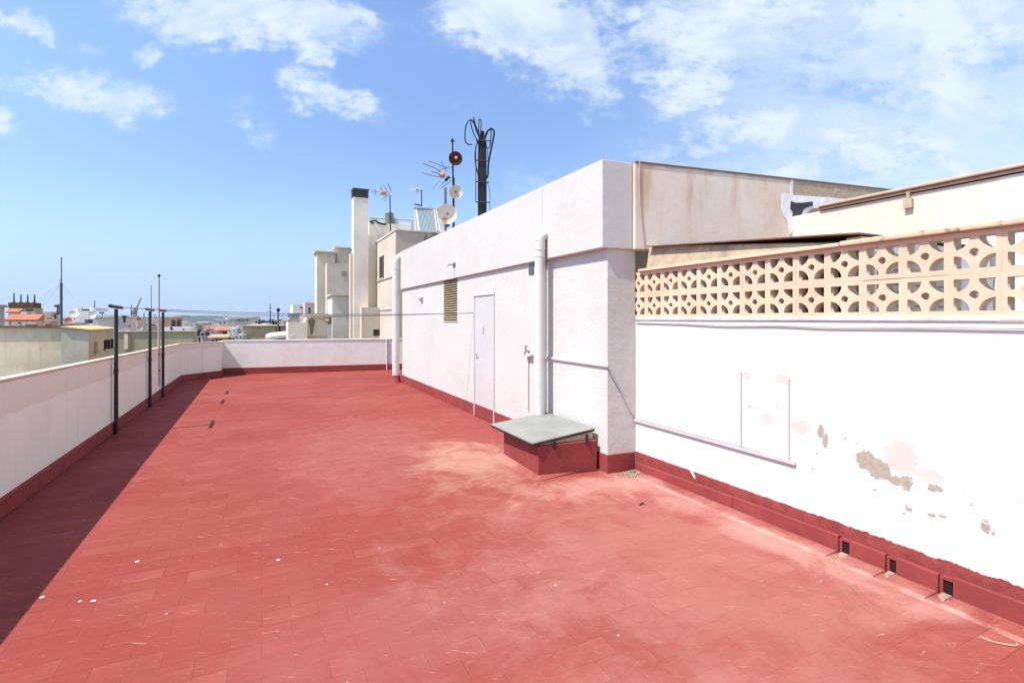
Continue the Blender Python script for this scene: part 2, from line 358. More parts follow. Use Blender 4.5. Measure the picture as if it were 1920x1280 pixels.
def m_breeze():
    g = G('breeze_block_concrete', .9, .1); n = g.noise(3, 6, .65); f = g.noise(34, 5, .65); k = g.noise(5, 7, .7, .6)
    c = g.mix(g.rng(n, .35, .7), (.71, .535, .385), (.66, .465, .32)); c = g.mix(g.math('MULTIPLY', g.rng(f, .56, .72), .5), c, (.42, .27, .18))
    c = g.mix(g.math('MULTIPLY', g.rng(k, .56, .72), .45), c, (.70, .58, .47))
    oi = g.t.nodes.new('ShaderNodeObjectInfo'); c = g.mix(g.math('MULTIPLY', oi.outputs['Random'], .42), c, (.60, .42, .29))
    grime = g.noise(7, 8, .75, .6); c = g.mix(g.math('MULTIPLY', g.rng(grime, .60, .72), .5), c, (.36, .26, .18)); g.col(c); g.bump(f, .35, .006); return g.m
def m_coping():
    g = G('weathered_coping', .92, .1); n = g.noise(6, 8, .72, .4); x, y, z = g.xyz(); k = g.noise(18, 6, .7)
    c = g.mix(g.rng(n, .4, .65), (.64, .50, .35), (.57, .43, .29)); lich = g.math('MULTIPLY', g.rng(k, .50, .66), g.rng(y, 2.4, 1.9, .12, .85))
    c = g.mix(lich, c, (.20, .17, .10)); g.col(c); g.bump(k, .5, .01); return g.m
def m_sidewall():       # stained beige wall at the end of the stairwell house
    g = G('stained_beige_render', .9, .12); x, y, z = g.xyz()
    n = g.noise(1.2, 7, .65, .4); st = g.noise(1, 7, .65, .5, g.scaled((2.6, 2.6, .55))); e = g.noise(7, 7, .7)
    c = g.mix(g.rng(n, .35, .68), (.74, .655, .56), (.70, .575, .465))
    rust = g.math('MULTIPLY', g.rng(st, .46, .68), g.rng(z, 2.55, 3.1, .30, .95))
    c = g.mix(rust, c, (.56, .38, .26)); c = g.mix(g.math('MULTIPLY', g.rng(e, .55, .7), .25), c, (.46, .38, .31))
    rough = g.math('MULTIPLY', g.rng(x, 5.585, 5.60), 1.0)
    gr = g.noise(26, 7, .75); raw = g.mix(g.rng(gr, .38, .62), (.47, .385, .29), (.34, .27, .19))
    c = g.mix(rough, c, raw)
    top = g.rng(g.math('ADD', z, g.math('MULTIPLY', g.math('SUBTRACT', e, .5), .08)), 3.20, 3.235); c = g.mix(g.math('MULTIPLY', top, .7), c, (.30, .22, .17))
    g.col(c); g.bump(g.math('ADD', e, g.math('MULTIPLY', g.math('MULTIPLY', gr, rough), 1.4)), .3, .014); return g.m
def m_upper():
    g = G('patched_upper_wall', .88, .15); x, y, z = g.xyz(); e = g.noise(3, 6, .6, .3); n = g.noise(1.2, 6, .6)
    c = g.mix(g.rng(n, .35, .7), (.70, .60, .50), (.66, .55, .45)); q = g.rng(g.math('ADD', y, g.math('MULTIPLY', g.math('SUBTRACT', e, .5), .5)), 2.1, 2.0)
    c = g.mix(q, c, (.80, .79, .79)); g.col(c); g.bump(g.noise(9, 6, .65), .25, .014); return g.m

M_FLOOR = m_floor(); M_RED = m_redskirt(); M_WALL = m_whitewall(); M_FASC = m_fascia(); M_WB = m_wallB(); M_PAR = m_parapet(); M_FAR = m_farpar()
M_BRZ = m_breeze(); M_COP = m_coping(); M_SIDE = m_sidewall(); M_UP = m_upper()
M_CAP = plaster('parapet_cap', (.66, .50, .39), .15, 3); M_PVC = plain('white_pvc', (.64, .62, .58), .45, .4, 0, .08, 4)
M_DOOR = plain('white_door_paint', (.535, .525, .50), .5, .4, 0, .06, 2); M_STEEL = plain('galvanised_lid', (.325, .325, .29), .5, .5, .25, .18, 3, .1)
M_DKMET = plain('dark_grey_metal', (.022, .027, .032), .5, .5, .2, .3, 12); M_BLACK = plain('black_rubber', (.008, .008, .010), .55, .4, 0, .3, 20)
M_GREY = plain('grey_metal', (.20, .21, .22), .5, .5, .3, .2, 10); M_LTGREY = plain('light_grey_metal', (.42, .43, .44), .45, .5, .2, .12, 10)
M_RUST = plain('rust', (.10, .036, .025), .85, .2, 0, .4, 14, .2); M_CREAM = plain('cream_paint', (.72, .64, .50), .6, .4, 0, .2, 6); M_ORANGE = plain('orange_plastic', (.62, .22, .05), .5, .4, 0, .2, 9)
M_DISH = plain('off_white_dish', (.60, .56, .50), .55, .4, 0, .12, 5); M_LOUV = plain('beige_louvre_metal', (.52, .42, .27), .5, .4, 0, .12, 6); M_HOLE = plain('dark_void', (.025, .014, .011), .9, .1)
M_CREAMW = plaster('cream_mortar', (.66, .55, .40), .15, 5); M_TAN = plaster('tan_mortar', (.47, .37, .26), .25, 4, .3, .5); M_CHAN = plain('channel_paint', (.56, .535, .515), .7, .3, 0, .1, 4); M_REV = plaster('block_inner_faces', (.64, .53, .42), .12, 6, 0, .2); M_LIP = plaster('old_mortar', (.46, .30, .22), .35, 14, .2, .6); M_DUST = plaster('gravel_grit', (.44, .345, .235), .4, 30, 0, .5)
M_WHITE = plain('white_paint', WHITE, .7, .3, 0, .08, 3); M_SHUT = plain('shutter_grey', (.27, .30, .28), .5, .4, 0, .1, 4); M_ROOM = plaster('terracotta_room', (.26, .105, .07), .25, 3)
M_BROWN = plain('brown_sheet', (.22, .125, .085), .7, .3, 0, .3, 5, .15); M_TUBE = plain('beige_bar', (.55, .42, .31), .6, .3, 0, .2, 9)

# ------------------------------------------------------------------ ground, hills, terrace floor
g = G('town_ground', .95, .1); n = g.noise(.02, 6, .6); g.col(g.mix(g.rng(n, .4, .6), (.22, .19, .15), (.12, .13, .09))); M_GROUND = g.m
b = MB(); NR = 48
ring = [[(0, 0, -14)]] + [[(r*math.cos(2*math.pi*k/NR), r*math.sin(2*math.pi*k/NR), -14) for k in range(NR)] for r in (60, 400, 3000, 25000)]
b.v = ring[0] + sum(ring[1:], [])
for k in range(NR): b.f.append((0, 1+k, 1+(k+1) % NR))
for j in range(3):
    for k in range(NR): b.f.append((1+j*NR+k, 1+(j+1)*NR+k, 1+(j+1)*NR+(k+1) % NR, 1+j*NR+(k+1) % NR))
struct(b.build('ground', M_GROUND, base=(0, 0, -14)))
def hill(name, t, prof, colr, depth):
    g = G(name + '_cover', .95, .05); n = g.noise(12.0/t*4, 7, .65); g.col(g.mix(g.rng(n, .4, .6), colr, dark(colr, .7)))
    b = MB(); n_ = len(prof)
    P = []
    for i in range((n_-1)*8+1):
        k = i/8; j = min(int(k), n_-2); f = k-j; f = f*f*(3-2*f)
        px = prof[j][0]+(prof[j+1][0]-prof[j][0])*(k-j); py = prof[j][1]+(prof[j+1][1]-prof[j][1])*f
        py += .35*math.sin(i*1.7)+.25*math.sin(i*3.1+t)
        P.append((px, py))
    rows = []
    for s_, hh in ((0, 0), (.25, .45), (.6, .85), (1, 1), (1.6, .6), (2.2, 0)):
        rows.append([Vector((0,0,0)) + Vector((*(EYEV + sight(px, HY)*(t+depth*(s_-1)))[:2], -14 + ((EYE+(HY-py)/FPX*t)+14)*hh)) for px, py in P])
    for r in rows: b.v += [tuple(q) for q in r]
    m = len(P)
    for j in range(len(rows)-1):
        for k in range(m-1): b.f.append((j*m+k, j*m+k+1, (j+1)*m+k+1, (j+1)*m+k))
    return struct(b.build(name, g.m, smooth=True))
hill('hill', 2600, [(-700, 596), (-100, 597), (150, 596), (260, 594.5), (330, 593), (380, 591.5), (430, 592.5), (452, 597), (480, 601), (700, 603)], (.052, .075, .070), 500)  # vegetation green with some distance haze mixed into the colour
hill('far_hills', 9000, [(-900, 588), (-200, 590), (200, 589), (330, 588), (420, 590), (500, 588.5), (560, 590), (700, 591), (1200, 588)], (.17, .24, .31), 1500)  # blue of this range is distance haze put into the base colour

b = MB()
fl = [(-1.91, -6), (3.57, -6), (3.57, 4.28), (3.2, 4.28), (3.2, 12.78), (5.2, 12.78), (5.2, 15.8), (3.85, 16.0), (-1.03, 16.75), (-1.03, 16.3), (-1.87, 15.4)]
b.prism(fl, -.35, 0)
struct(b.build('terrace_floor', M_FLOOR, base=(0, 0, 0)))
b = MB(); b.box(3.67, 9.5, -6, 4.0, -.35, -.004); struct(b.build('patio_floor', plaster('patio_tiles', (.42, .30, .24)), base=(6, 0, 0)))

# ------------------------------------------------------------------ parapets
def zcap(y): return 1.163 - .0141*y
par = thing('parapet_wall', (-2.0, 6, 0), 'shaded pinkish white parapet with peach top band running down the left side', 'parapet wall')
b = MB(); b.wall((-1.91, -6), (-1.87, 15.4), .10, -3, zcap(-6), -3, zcap(15.4)); b.wall((-1.87, 15.4), (-1.03, 16.3), .10, -3, zcap(15.4), -3, .945)
b.build('wall', M_PAR, par)
b = MB(); b.wall((-1.905, -6), (-1.865, 15.4), .11, zcap(-6), zcap(-6)+.028, zcap(15.4), zcap(15.4)+.028); b.wall((-1.865, 15.4), (-1.03, 16.3), .11, zcap(15.4), zcap(15.4)+.028, .945, .973)
b.build('coping', M_CAP, par, bevel=.008)
b = MB(); b.wall((-1.885, -6), (-1.845, 15.4), .06, 0, .165); b.wall((-1.845, 15.4), (-1.01, 16.29), .06, 0, .165); b.build('skirting', M_RED, par, bevel=.012)
fp = thing('parapet_wall', (1.4, 16.45, 0), 'sunlit rough white parapet with red skirting closing the far end', 'parapet wall')
A0 = (-1.03, 16.75); A1 = (5.2, 15.79)
b = MB(); b.wall(A0, A1, .14, -3, .965); b.wall((-1.03, 16.3), (-1.03, 16.89), .10, -3, .965); b.build('wall', M_FAR, fp)
b = MB(); b.wall((-1.05, 16.74), (5.2, 15.77), .17, .965, .985); b.build('coping', M_FAR, fp, bevel=.006)
b = MB(); b.wall((-1.0, 16.72), (5.2, 15.765), .05, 0, .19); b.wall((-1.0, 16.29), (-1.0, 16.73), .03, 0, .19); b.build('skirting', M_RED, fp, bevel=.012)
p = at_y(725, 680, 16.05); b = MB(); b.tube([(p.x, 16.03, 0), (p.x, 16.03, .99)], .018, 8); b.build('pipe', M_PVC, fp, True)

# ------------------------------------------------------------------ stairwell house (long white building on the right)
H = thing('stairwell_house', (4.5, 8.5, 0), 'white rooftop stairwell house with overhanging fascia, narrow door and louvre vent', 'building')
# walls: the door stretch stands a little proud of the corner stretch
b = MB(); b.box(3.175, 3.40, 5.53, 9.0-.31+.0, 0, 2.345); b.box(3.175, 3.40, 9.46, 12.75, 0, 2.345); b.box(3.175, 3.40, 8.69, 9.46, 0, 1.53)
b.hexa([(3.215, 4.285, 0), (3.568, 4.265, 0), (3.57, 5.53, 0), (3.215, 5.53, 0), (3.215, 4.285, 2.345), (3.568, 4.265, 2.345), (3.57, 5.53, 2.345), (3.215, 5.53, 2.345)])
b.box(3.40, 8.0, 12.55, 12.75, 0, 2.345)
b.build('wall', M_WALL, H, bevel=.006)
# fascia along the terrace (top runs very slightly down towards the camera)
b = MB(); b.hexa([(3.13, 4.255, 2.335), (3.492, 4.225, 2.335), (3.492, 5.50, 2.34), (3.13, 5.50, 2.34), (3.13, 4.255, 3.24), (3.492, 4.225, 3.24), (3.492, 5.50, 3.252), (3.13, 5.50, 3.252)])
b.hexa([(3.13, 5.506, 2.34), (3.40, 5.506, 2.34), (3.40, 12.72, 2.345), (3.13, 12.72, 2.345), (3.13, 5.506, 3.252), (3.40, 5.506, 3.252), (3.40, 12.72, 3.30), (3.13, 12.72, 3.30)])
b.build('fascia', M_FASC, H, bevel=.007)
# end wall, stained beige, running off to the right
b = MB(); b.wall((3.494, 4.179), (9.2, 3.36), .22, 2.336, 3.235); b.build('side_wall', M_SIDE, H)
b = MB(); b.wall((3.494, 4.169), (9.2, 3.35), .25, 3.237, 3.250); b.build('coping', plain('thin_dark_coping', (.25, .19, .16), .9, .1), H)
b = MB(); b.prism([(3.40, 4.45), (9.2, 3.6), (9.2, 12.7), (3.40, 12.7)], 2.70, 2.90); b.build('roof', plaster('roof_screed', (.45, .38, .33)), H)
b = MB(); b.box(3.163, 3.178, 7.865, 12.745, 0, .19); b.box(3.163, 3.178, 5.55, 7.03, 0, .19); b.hexa([(3.203, 4.273, 0), (3.558, 4.253, 0), (3.56, 4.40, 0), (3.203, 5.52, 0), (3.203, 4.273, .19), (3.558, 4.253, .19), (3.56, 4.40, .19), (3.203, 5.52, .19)])
b.build('skirting', M_RED, H, bevel=.005)
# door
dr = MB().box(3.165, 3.175, 7.076, 7.824, .014, 1.962).build('door', M_DOOR, H, bevel=.004)
MB().box(3.1755, 3.1765, 7.0705, 7.8295, .002, 1.9715).build('gap_shade_sheet', M_HOLE, dr)  # dark sheet painted as the shade round the door leaf
b = MB(); b.box(3.158, 3.178, 7.83, 7.862, 0, 2.0); b.box(3.158, 3.178, 7.038, 7.07, 0, 2.0); b.box(3.152, 3.178, 7.03, 7.87, 1.972, 2.005); b.build('frame', M_DOOR, dr, bevel=.003)
b = MB(); b.box(3.158, 3.1655, 7.075, 7.825, .014, .20); b.build('kick_panel', M_RED, dr)
b = MB(); b.tube([(3.166, 7.75, 1.02), (3.13, 7.75, 1.02), (3.13, 7.66, 1.02)], .009, 8); b.lathe([(.022, 0), (.022, .006), (0, .006)], (3.166, 7.75, 1.02), (-1, 0, 0), 12); b.build('handle', M_LTGREY, dr, True)
b = MB(); b.box(3.1615, 3.1648, 7.39, 7.52, 1.33, 1.51); nt = b.build('notice', M_WHITE, dr)
b = MB()
for k in range(7): b.box(3.1595, 3.1618, 7.41 + .004*(k % 2), 7.50 - .012*(k % 3), 1.355 + .02*k, 1.366 + .02*k)
b.build('print_lines', M_GREY, nt)
# louvre vent up under the fascia
lv = MB()
lv.box(3.172, 3.19, 8.69, 9.46, 1.53, 1.55).box(3.172, 3.19, 8.69, 8.705, 1.55, 2.335).box(3.172, 3.19, 9.445, 9.46, 1.55, 2.335)
lv = lv.build('louvre_vent', M_LOUV, H)
b = MB()
for k in range(18):
    z = 1.556 + k*.0432; b.hexa([(3.165, 8.706, z), (3.205, 8.706, z+.022), (3.205, 9.444, z+.022), (3.165, 9.444, z), (3.165, 8.706, z+.004), (3.205, 8.706, z+.026), (3.205, 9.444, z+.026), (3.165, 9.444, z+.004)])
b.build('slats', M_LOUV, lv)
MB().box(3.26, 3.30, 8.70, 9.45, 1.53, 2.34).build('back_panel', plain('louvre_back', (.07, .05, .03), .9), lv)
# small vent by the downpipe
b = MB()
for k in range(5): b.box(3.160, 3.178, 5.80+.026*k, 5.815+.026*k, 2.19, 2.32)
b.box(3.168, 3.178, 5.79, 5.925, 2.185, 2.325); b.build('vent_grille', M_GREY, H)
# downpipes
b = MB(); b.tube([(3.05, 5.42, .43), (3.05, 5.42, 2.44)], .062, 20); b.tube([(3.05, 5.42, 2.44), (3.05, 5.42, 2.55)], .067, 20)
b.tube(arc((3.13, 5.42, 2.55), .08, math.pi, math.pi/2, 6, (1, 0, 0), (0, 0, 1)), .062, 20); b.tube([(3.05, 5.42, 2.36), (3.05, 5.42, 2.372)], .066, 20)
b.build('downpipe', M_PVC, H, True)
b = MB(); q = (3.03, 12.80)
b.tube([(q[0], q[1], .18), (q[0], q[1], 2.92)], .088, 20); b.tube([(q[0], q[1], 2.86), (q[0], q[1], 3.0)], .095, 20); b.tube(arc((q[0]+.2, q[1], 3.0), .2, math.pi, math.pi/2, 8, (1, 0, 0), (0, 0, 1)), .088, 20)
dp = b.build('downpipe', M_PVC, H, True)
b = MB(); b.tube([(q[0], q[1], 0), (q[0], q[1], .05), (q[0], q[1], .185)], [.155, .12, .108], 16); b.build('pipe_foot', M_RED, dp, True)
# conduit, tap pipe, lamp, bracket, seam
b = MB(); b.box(3.19, 3.214, 4.245, 5.52, 1.105, 1.135); b.build('cable_channel', M_WALL, H)
b = MB(); b.tube(spline([(3.205, 4.277, 1.12), (3.25, 4.278, 1.02), (3.36, 4.272, .86), (3.50, 4.264, .62), (3.565, 4.259, .535)]), .004, 6); b.build('cable', M_LTGREY, H, True)
b = MB(); b.tube([(3.155, 5.93, .40), (3.155, 5.93, 1.13)], .010, 8); b.box(3.11, 3.176, 5.80, 5.94, 1.115, 1.14); b.build('water_pipe', M_PVC, H)
b = MB(); b.tube([(3.175, 5.93, 1.17), (3.12, 5.93, 1.175), (3.105, 5.93, 1.13)], .012, 8); b.tube([(3.125, 5.93, 1.18), (3.125, 5.93, 1.235)], .010, 8); b.box(3.118, 3.132, 5.90, 5.96, 1.232, 1.245); b.build('tap', M_GREY, H, True)
b = MB(); b.lathe([(.085, 0), (.085, .03), (.07, .06), (.035, .085), (0, .09)], (3.176, 10.95, 2.08), (-1, 0, 0), 20); b.build('lamp', plain('lamp_glass', (.72, .68, .70), .35, .5), H, True)
b = MB(); b.tube([(3.13, 8.72, 2.585), (3.02, 8.70, 2.585), (2.98, 8.66, 2.55)], .010, 8); b.box(3.115, 3.129, 8.66, 8.78, 2.55, 2.62); b.build('bracket', M_GREY, H)
b = MB(); b.tube(spline([(3.54, 4.166, 3.25), (3.535, 4.164, 3.0), (3.555, 4.164, 2.7), (3.60, 4.158, 2.36)]), .006, 6); b.build('cable', plain('cream_cable', (.50, .41, .33)), H, True)
b = MB(); q0 = 5.55; b.wall((q0, 3.878), (q0+.035, 3.873), .012, 2.40, 3.23); b.build('joint_strip', M_WHITE, H)
# torn black flashing and white mortar daubs where the upper wall meets the end wall
def flat_patch(name, mat, pts, off, parent, thick=.008):
    """outline on the end wall, given as survey pixels, built as a thin real layer"""
    nrm = Vector((-.832, -5.798, 0)).normalized()
    def on(px, py):
        d = sight(px, py); a = Vector((3.402, 4.192, 0)); return EYEV + d * ((a - EYEV).dot(nrm) / d.dot(nrm))
    P = [on(*p) for p in pts]; n = len(P)
    b = MB(); b.poly([p_ + nrm*off for p_ in P] + [p_ + nrm*(off+thick) for p_ in P], tuple(range(n)), tuple(reversed(range(n, 2*n))), *[(i, (i+1) % n, n+(i+1) % n, n+i) for i in range(n)])
    return b.build(name, mat, parent)
flat_patch('mortar_patch', plaster('pale_mortar', (.86, .86, .86), .15, 8), [(1466, 366), (1473, 363), (1481, 366), (1500, 367), (1530, 369), (1560, 371), (1585, 374), (1600, 380), (1520, 392), (1500, 415), (1480, 440), (1476, 420), (1469, 405), (1465, 390)], .002, H)
flat_patch('torn_flashing', plain('bitumen', (.045, .048, .055), .6, .3, 0, .3, 9, .3), [(1481, 378), (1488, 380.5), (1500, 381), (1512, 379.5), (1521, 378.5), (1522, 386), (1509, 390), (1504, 394), (1501, 401), (1498, 408), (1490, 409), (1484, 405), (1486, 398), (1480, 392)], .012, H)

# ------------------------------------------------------------------ skylight box in front of the house
K = thing('skylight_box', (2.83, 4.9, 0), 'low red skylight box with tilted grey metal lid beside the white wall', 'skylight')
b = MB(); b.hexa([(2.49, 4.46, 0), (3.17, 4.398, 0), (3.17, 5.34, 0), (2.53, 5.36, 0), (2.49, 4.46, .325), (3.17, 4.398, .325), (3.17, 5.34, .325), (2.53, 5.36, .325)]); b.build('base', M_RED, K, bevel=.01)
b = MB(); b.hexa([(2.40, 4.36, 0), (3.17, 4.455, 0), (3.17, 5.40, 0), (2.40, 5.46, 0), (2.50, 4.455, .03), (3.17, 4.458, .03), (3.17, 5.37, .03), (2.495, 5.365, .03)]); b.build('mortar_fillet', M_FLOOR, K)
b = MB(); b.hexa([(2.52, 4.48, .325), (3.168, 4.48, .325), (3.168, 5.34, .325), (2.52, 5.34, .325), (2.52, 4.48, .34), (3.168, 4.48, .405), (3.168, 5.34, .405), (2.52, 5.34, .34)]); b.build('upstand', M_CREAMW, K)
def lid(x0, x1, y0, y1, za, zb, th): return MB().hexa([(x0, y0, za), (x1, y0, zb), (x1, y1, zb), (x0, y1, za), (x0, y0, za+th), (x1, y0, zb+th), (x1, y1, zb+th), (x0, y1, za+th)])
ld = lid(2.415, 3.168, 4.44, 5.47, .352, .432, .012).build('lid', M_STEEL, K, bevel=.002)
b = MB()
b.v, b.f = lid(2.417, 3.166, 4.44, 4.455, .331, .411, .020).v, lid(0, 1, 0, 1, 0, 0, 1).f
b.hexa([(2.415, 4.457, .332), (2.43, 4.457, .333), (2.43, 5.47, .333), (2.415, 5.47, .332), (2.415, 4.457, .351), (2.43, 4.457, .352), (2.43, 5.47, .352), (2.415, 5.47, .351)])
b.build('edge_strip', M_DKMET, ld)  # dark strip below the front and left edges of the lid
b = MB(); b.box(2.66, 2.685, 4.428, 4.445, .28, .355); b.build('bracket', M_DKMET, K)
b = MB(); b.box(3.03, 3.055, 4.395, 4.412, .30, .395); b.build('bracket', M_DKMET, K)

# ------------------------------------------------------------------ right-hand wall with breeze-block screen
Bw = thing('terrace_wall', (3.6, 1.8, 0), 'peeling white wall topped with a terracotta breeze block screen on the right', 'wall')
XB = 3.57
b = MB(); b.box(XB, XB+.10, -6, 4.264, 0, 1.585); b.build('wall', M_WB, Bw)
b = MB(); b.box(XB-.012, XB+.11, -6, 4.26, 1.587, 1.617); b.build('sill', plaster('worn_sill', (.72, .64, .56), .15, 6, .2), Bw, bevel=.006)
# one breeze block: square frame, four-pointed star, round eye
def block_mesh(p=.235, q=.2385, depth=.09):
    cu = bpy.data.curves.new('block', 'CURVE'); cu.dimensions = '2D'; cu.fill_mode = 'BOTH'; cu.extrude = depth/2
    def loop(pts):
        s = cu.splines.new('POLY'); s.points.add(len(pts)-1); s.use_cyclic_u = True
        for i, (x, y) in enumerate(pts): s.points[i].co = (x, y, 0, 1)
    loop([(-p/2+.0002, -q/2+.0002), (p/2-.0002, -q/2+.0002), (p/2-.0002, q/2-.0002), (-p/2+.0002, q/2-.0002)])
    ow, oh, r = .094, .090, .074
    for sx in (1, -1):
        for sy in (1, -1):
            pts = [(sx*ow, sy*oh)] + [(sx*(ow - r*math.cos(a)), sy*(oh - r*math.sin(a))) for a in [math.pi/2*i/9 for i in range(10)]]
            loop(pts)
    loop([(.023*math.cos(a), .023*math.sin(a)) for a in [2*math.pi*i/16 for i in range(16)]])
    ob = bpy.data.objects.new('tmp', cu); COL.objects.link(ob); dg = bpy.context.evaluated_depsgraph_get()
    me = bpy.data.meshes.new_from_object(ob.evaluated_get(dg)); bpy.data.objects.remove(ob)
    # curve plane (x, y) -> wall plane (along Y, up Z)
    for v in me.vertices: v.co = Vector((v.co.z, -v.co.x, v.co.y))
    me.materials.clear(); me.materials.append(M_BRZ); me.materials.append(M_REV)
    for p in me.polygons: p.material_index = 1 if abs(p.normal.x) < .5 else 0  # separate tone on the inner faces stands in for bounced patio light
    me.name = 'breeze_block'; return me
BM = block_mesh(); org = worldloc(Bw)
for c in range(19):
    for r in range(2):
        o = bpy.data.objects.new('breeze_block', BM); COL.objects.link(o); o.parent = Bw
        jit = random.uniform(-.002, .002)
        o.location = Vector((XB + .048 + jit, 4.22 - .235*c, 1.7365 + .2387*r)) - org
# mortar strip filling the end next to the house, then the coping
b = MB(); b.box(XB+.004, XB+.09, 4.338-.001, 4.36, 1.617, 2.095); 
b = MB(); b.box(XB-.035, XB+.13, -6, 2.12, 2.096, 2.13); b.build('coping', M_COP, Bw, bevel=.008)
b = MB(); b.box(XB-.035, XB+.12, 2.123, 4.19, 2.096, 2.122); b.build('coping', M_BRZ, Bw, bevel=.006)
# cable under the sill, cable channel, old conduit pair
b = MB(); b.tube(spline([(XB-.012, 4.24, 1.565), (XB-.012, 3.6, 1.558), (XB-.014, 3.1, 1.548), (XB-.012, 2.6, 1.552), (XB-.014, 2.2, 1.545), (XB-.012, 1.72, 1.548), (XB-.014, 1.3, 1.552), (XB-.012, .6, 1.548), (XB-.012, -1, 1.55)]), .006, 6)
b.build('cable', plain('white_cable', (.66, .60, .58)), Bw, True)
b = MB(); b.box(XB-.022, XB-.001, 2.45, 4.262, .515, .530); b.box(XB-.022, XB-.019, 2.45, 4.262, .530, .541); b.build('cable_channel', M_CHAN, Bw)
b = MB(); b.box(XB-.018, XB-.001, 2.72, 4.24, .5305, .5385); b.build('cable', M_BLACK, Bw)
for y, z0, z1 in ((2.937, .545, 1.165), (2.51, .545, 1.15)):
    b = MB(); b.box(XB-.012, XB-.0005, y-.008, y+.008, z0, z1); b.build('conduit', M_CHAN, Bw)
# red upstand slabs along the foot, with three drain gaps
XU = XB - .035
for y0, y1, h0, h1 in ((2.128, 3.0, .118, .112), (3.003, 4.24, .109, .086), (1.835, 2.055, .112, .115), (1.555, 1.775, .112, .118), (-6, 1.485, .20, .125)):
    b = MB(); b.hexa([(XU, y0, 0), (XB-.001, y0, 0), (XB-.001, y1, 0), (XU, y1, 0), (XU+.004, y0, h0), (XB-.001, y0, h0), (XB-.001, y1, h1), (XU+.004, y1, h1)]); b.build('upstand_slab', M_RED, Bw, bevel=.006)
for y0, y1 in ((2.057, 2.126), (1.777, 1.833), (1.487, 1.553)):
    b = MB(); b.box(XB-.016, XB-.0008, y0+.006, y1-.022, .005, .078); b.build('drain_hole', M_HOLE, Bw)  # dark block stands for the shade inside the hole
    b = MB(); b.box(XB-.020, XB-.0008, y1-.018, y1, .0, .10); b.box(XB-.020, XB-.0008, y0, y1-.018, .088, .112); b.build('drain_surround', M_RED, Bw, bevel=.003)
    b = MB(); b.hexa([(XU-.07, y0+.012, 0), (XB-.003, y0+.004, 0), (XB-.003, y1-.004, 0), (XU-.035, y1-.016, 0), (XU-.06, y0+.014, .004), (XB-.003, y0+.006, .012), (XB-.003, y1-.006, .012), (XU-.03, y1-.018, .005)]); b.build('mortar_lip', M_LIP, Bw)
for y0, y1 in ((2.13, 4.20), (1.83, 2.06), (1.555, 1.78), (-6, 1.487)):
    b = MB(); b.hexa([(XU-.14, y0, 0), (XU-.002, y0, 0), (XU-.002, y1, 0), (XU-.14, y1, 0), (XU-.135, y0+.003, .008), (XU-.002, y0+.003, .014), (XU-.002, y1-.003, .014), (XU-.135, y1-.003, .008)]); b.build('apron_tile', M_FLOOR, Bw)
# a drip of paint over the skirting
b = MB(); b.tube([(XB-.004, 3.48, .195), (XB-.006, 3.45, .165), (XB-.006, 3.43, .135)], [.012, .010, .004], 6); b.build('paint_drip', M_WHITE, Bw, True)

# ------------------------------------------------------------------ lean-to room and patio wall behind the screen
Lr = thing('lean_to_shed', (4.6, 3.1, 0), 'terracotta lean-to with tan sloping edge and thin sheet roof behind the breeze blocks', 'shed')
b = MB(); b.hexa([(3.60, 2.10, 2.10), (3.72, 2.10, 2.10), (3.72, 4.14, 2.10), (3.60, 4.14, 2.10), (3.62, 2.10, 2.128), (3.74, 2.10, 2.135), (3.76, 4.14, 2.385), (3.65, 4.14, 2.37)]); b.build('sloping_edge', M_TAN, Lr, bevel=.006)
b = MB(); b.hexa([(5.46, 2.17, 0), (5.53, 2.17, 0), (5.53, 3.80, 0), (5.46, 3.80, 0), (5.46, 2.17, 2.195), (5.53, 2.17, 2.195), (5.53, 3.80, 2.325), (5.46, 3.80, 2.325)]); b.build('back_wall', M_ROOM, Lr)
b = MB(); b.wall((3.68, 4.13), (5.56, 3.86), .05, 0, 2.33); b.build('rear_wall', M_ROOM, Lr)
b = MB(); b.box(3.69, 5.53, 2.06, 2.16, 0, 2.168); b.build('end_wall', M_WHITE, Lr)
b = MB(); b.hexa([(3.575, 2.02, 2.172), (5.54, 2.02, 2.19), (5.54, 3.82, 2.335), (3.575, 4.10, 2.35), (3.575, 2.02, 2.180), (5.54, 2.02, 2.198), (5.54, 3.82, 2.343), (3.575, 4.10, 2.358)]); b.build('sheet_roof', M_BROWN, Lr)
sh = MB().box(3.80, 4.82, 2.035, 2.059, .05, 2.02).build('shutter', M_SHUT, Lr)
b = MB()
for k in range(38):
    z = .10 + .05*k; b.hexa([(3.83, 2.018, z), (4.79, 2.018, z), (4.79, 2.036, z+.012), (3.83, 2.036, z+.012), (3.83, 2.016, z+.034), (4.79, 2.016, z+.034), (4.79, 2.036, z+.044), (3.83, 2.036, z+.044)])
b.build('slats', M_SHUT, sh)
for q_ in ((3.74, 3.80, 2.02, 2.058, 0, 2.06), (4.82, 4.90, 2.02, 2.058, 0, 2.06), (3.74, 4.90, 2.015, 2.058, 2.061, 2.10)): MB().box(*q_).build('frame', M_WHITE, sh)
b = MB(); b.box(4.96, 5.50, 2.03, 2.058, .1, 1.95); b.build('panel', plain('pale_grey_panel', (.40, .44, .44)), Lr)
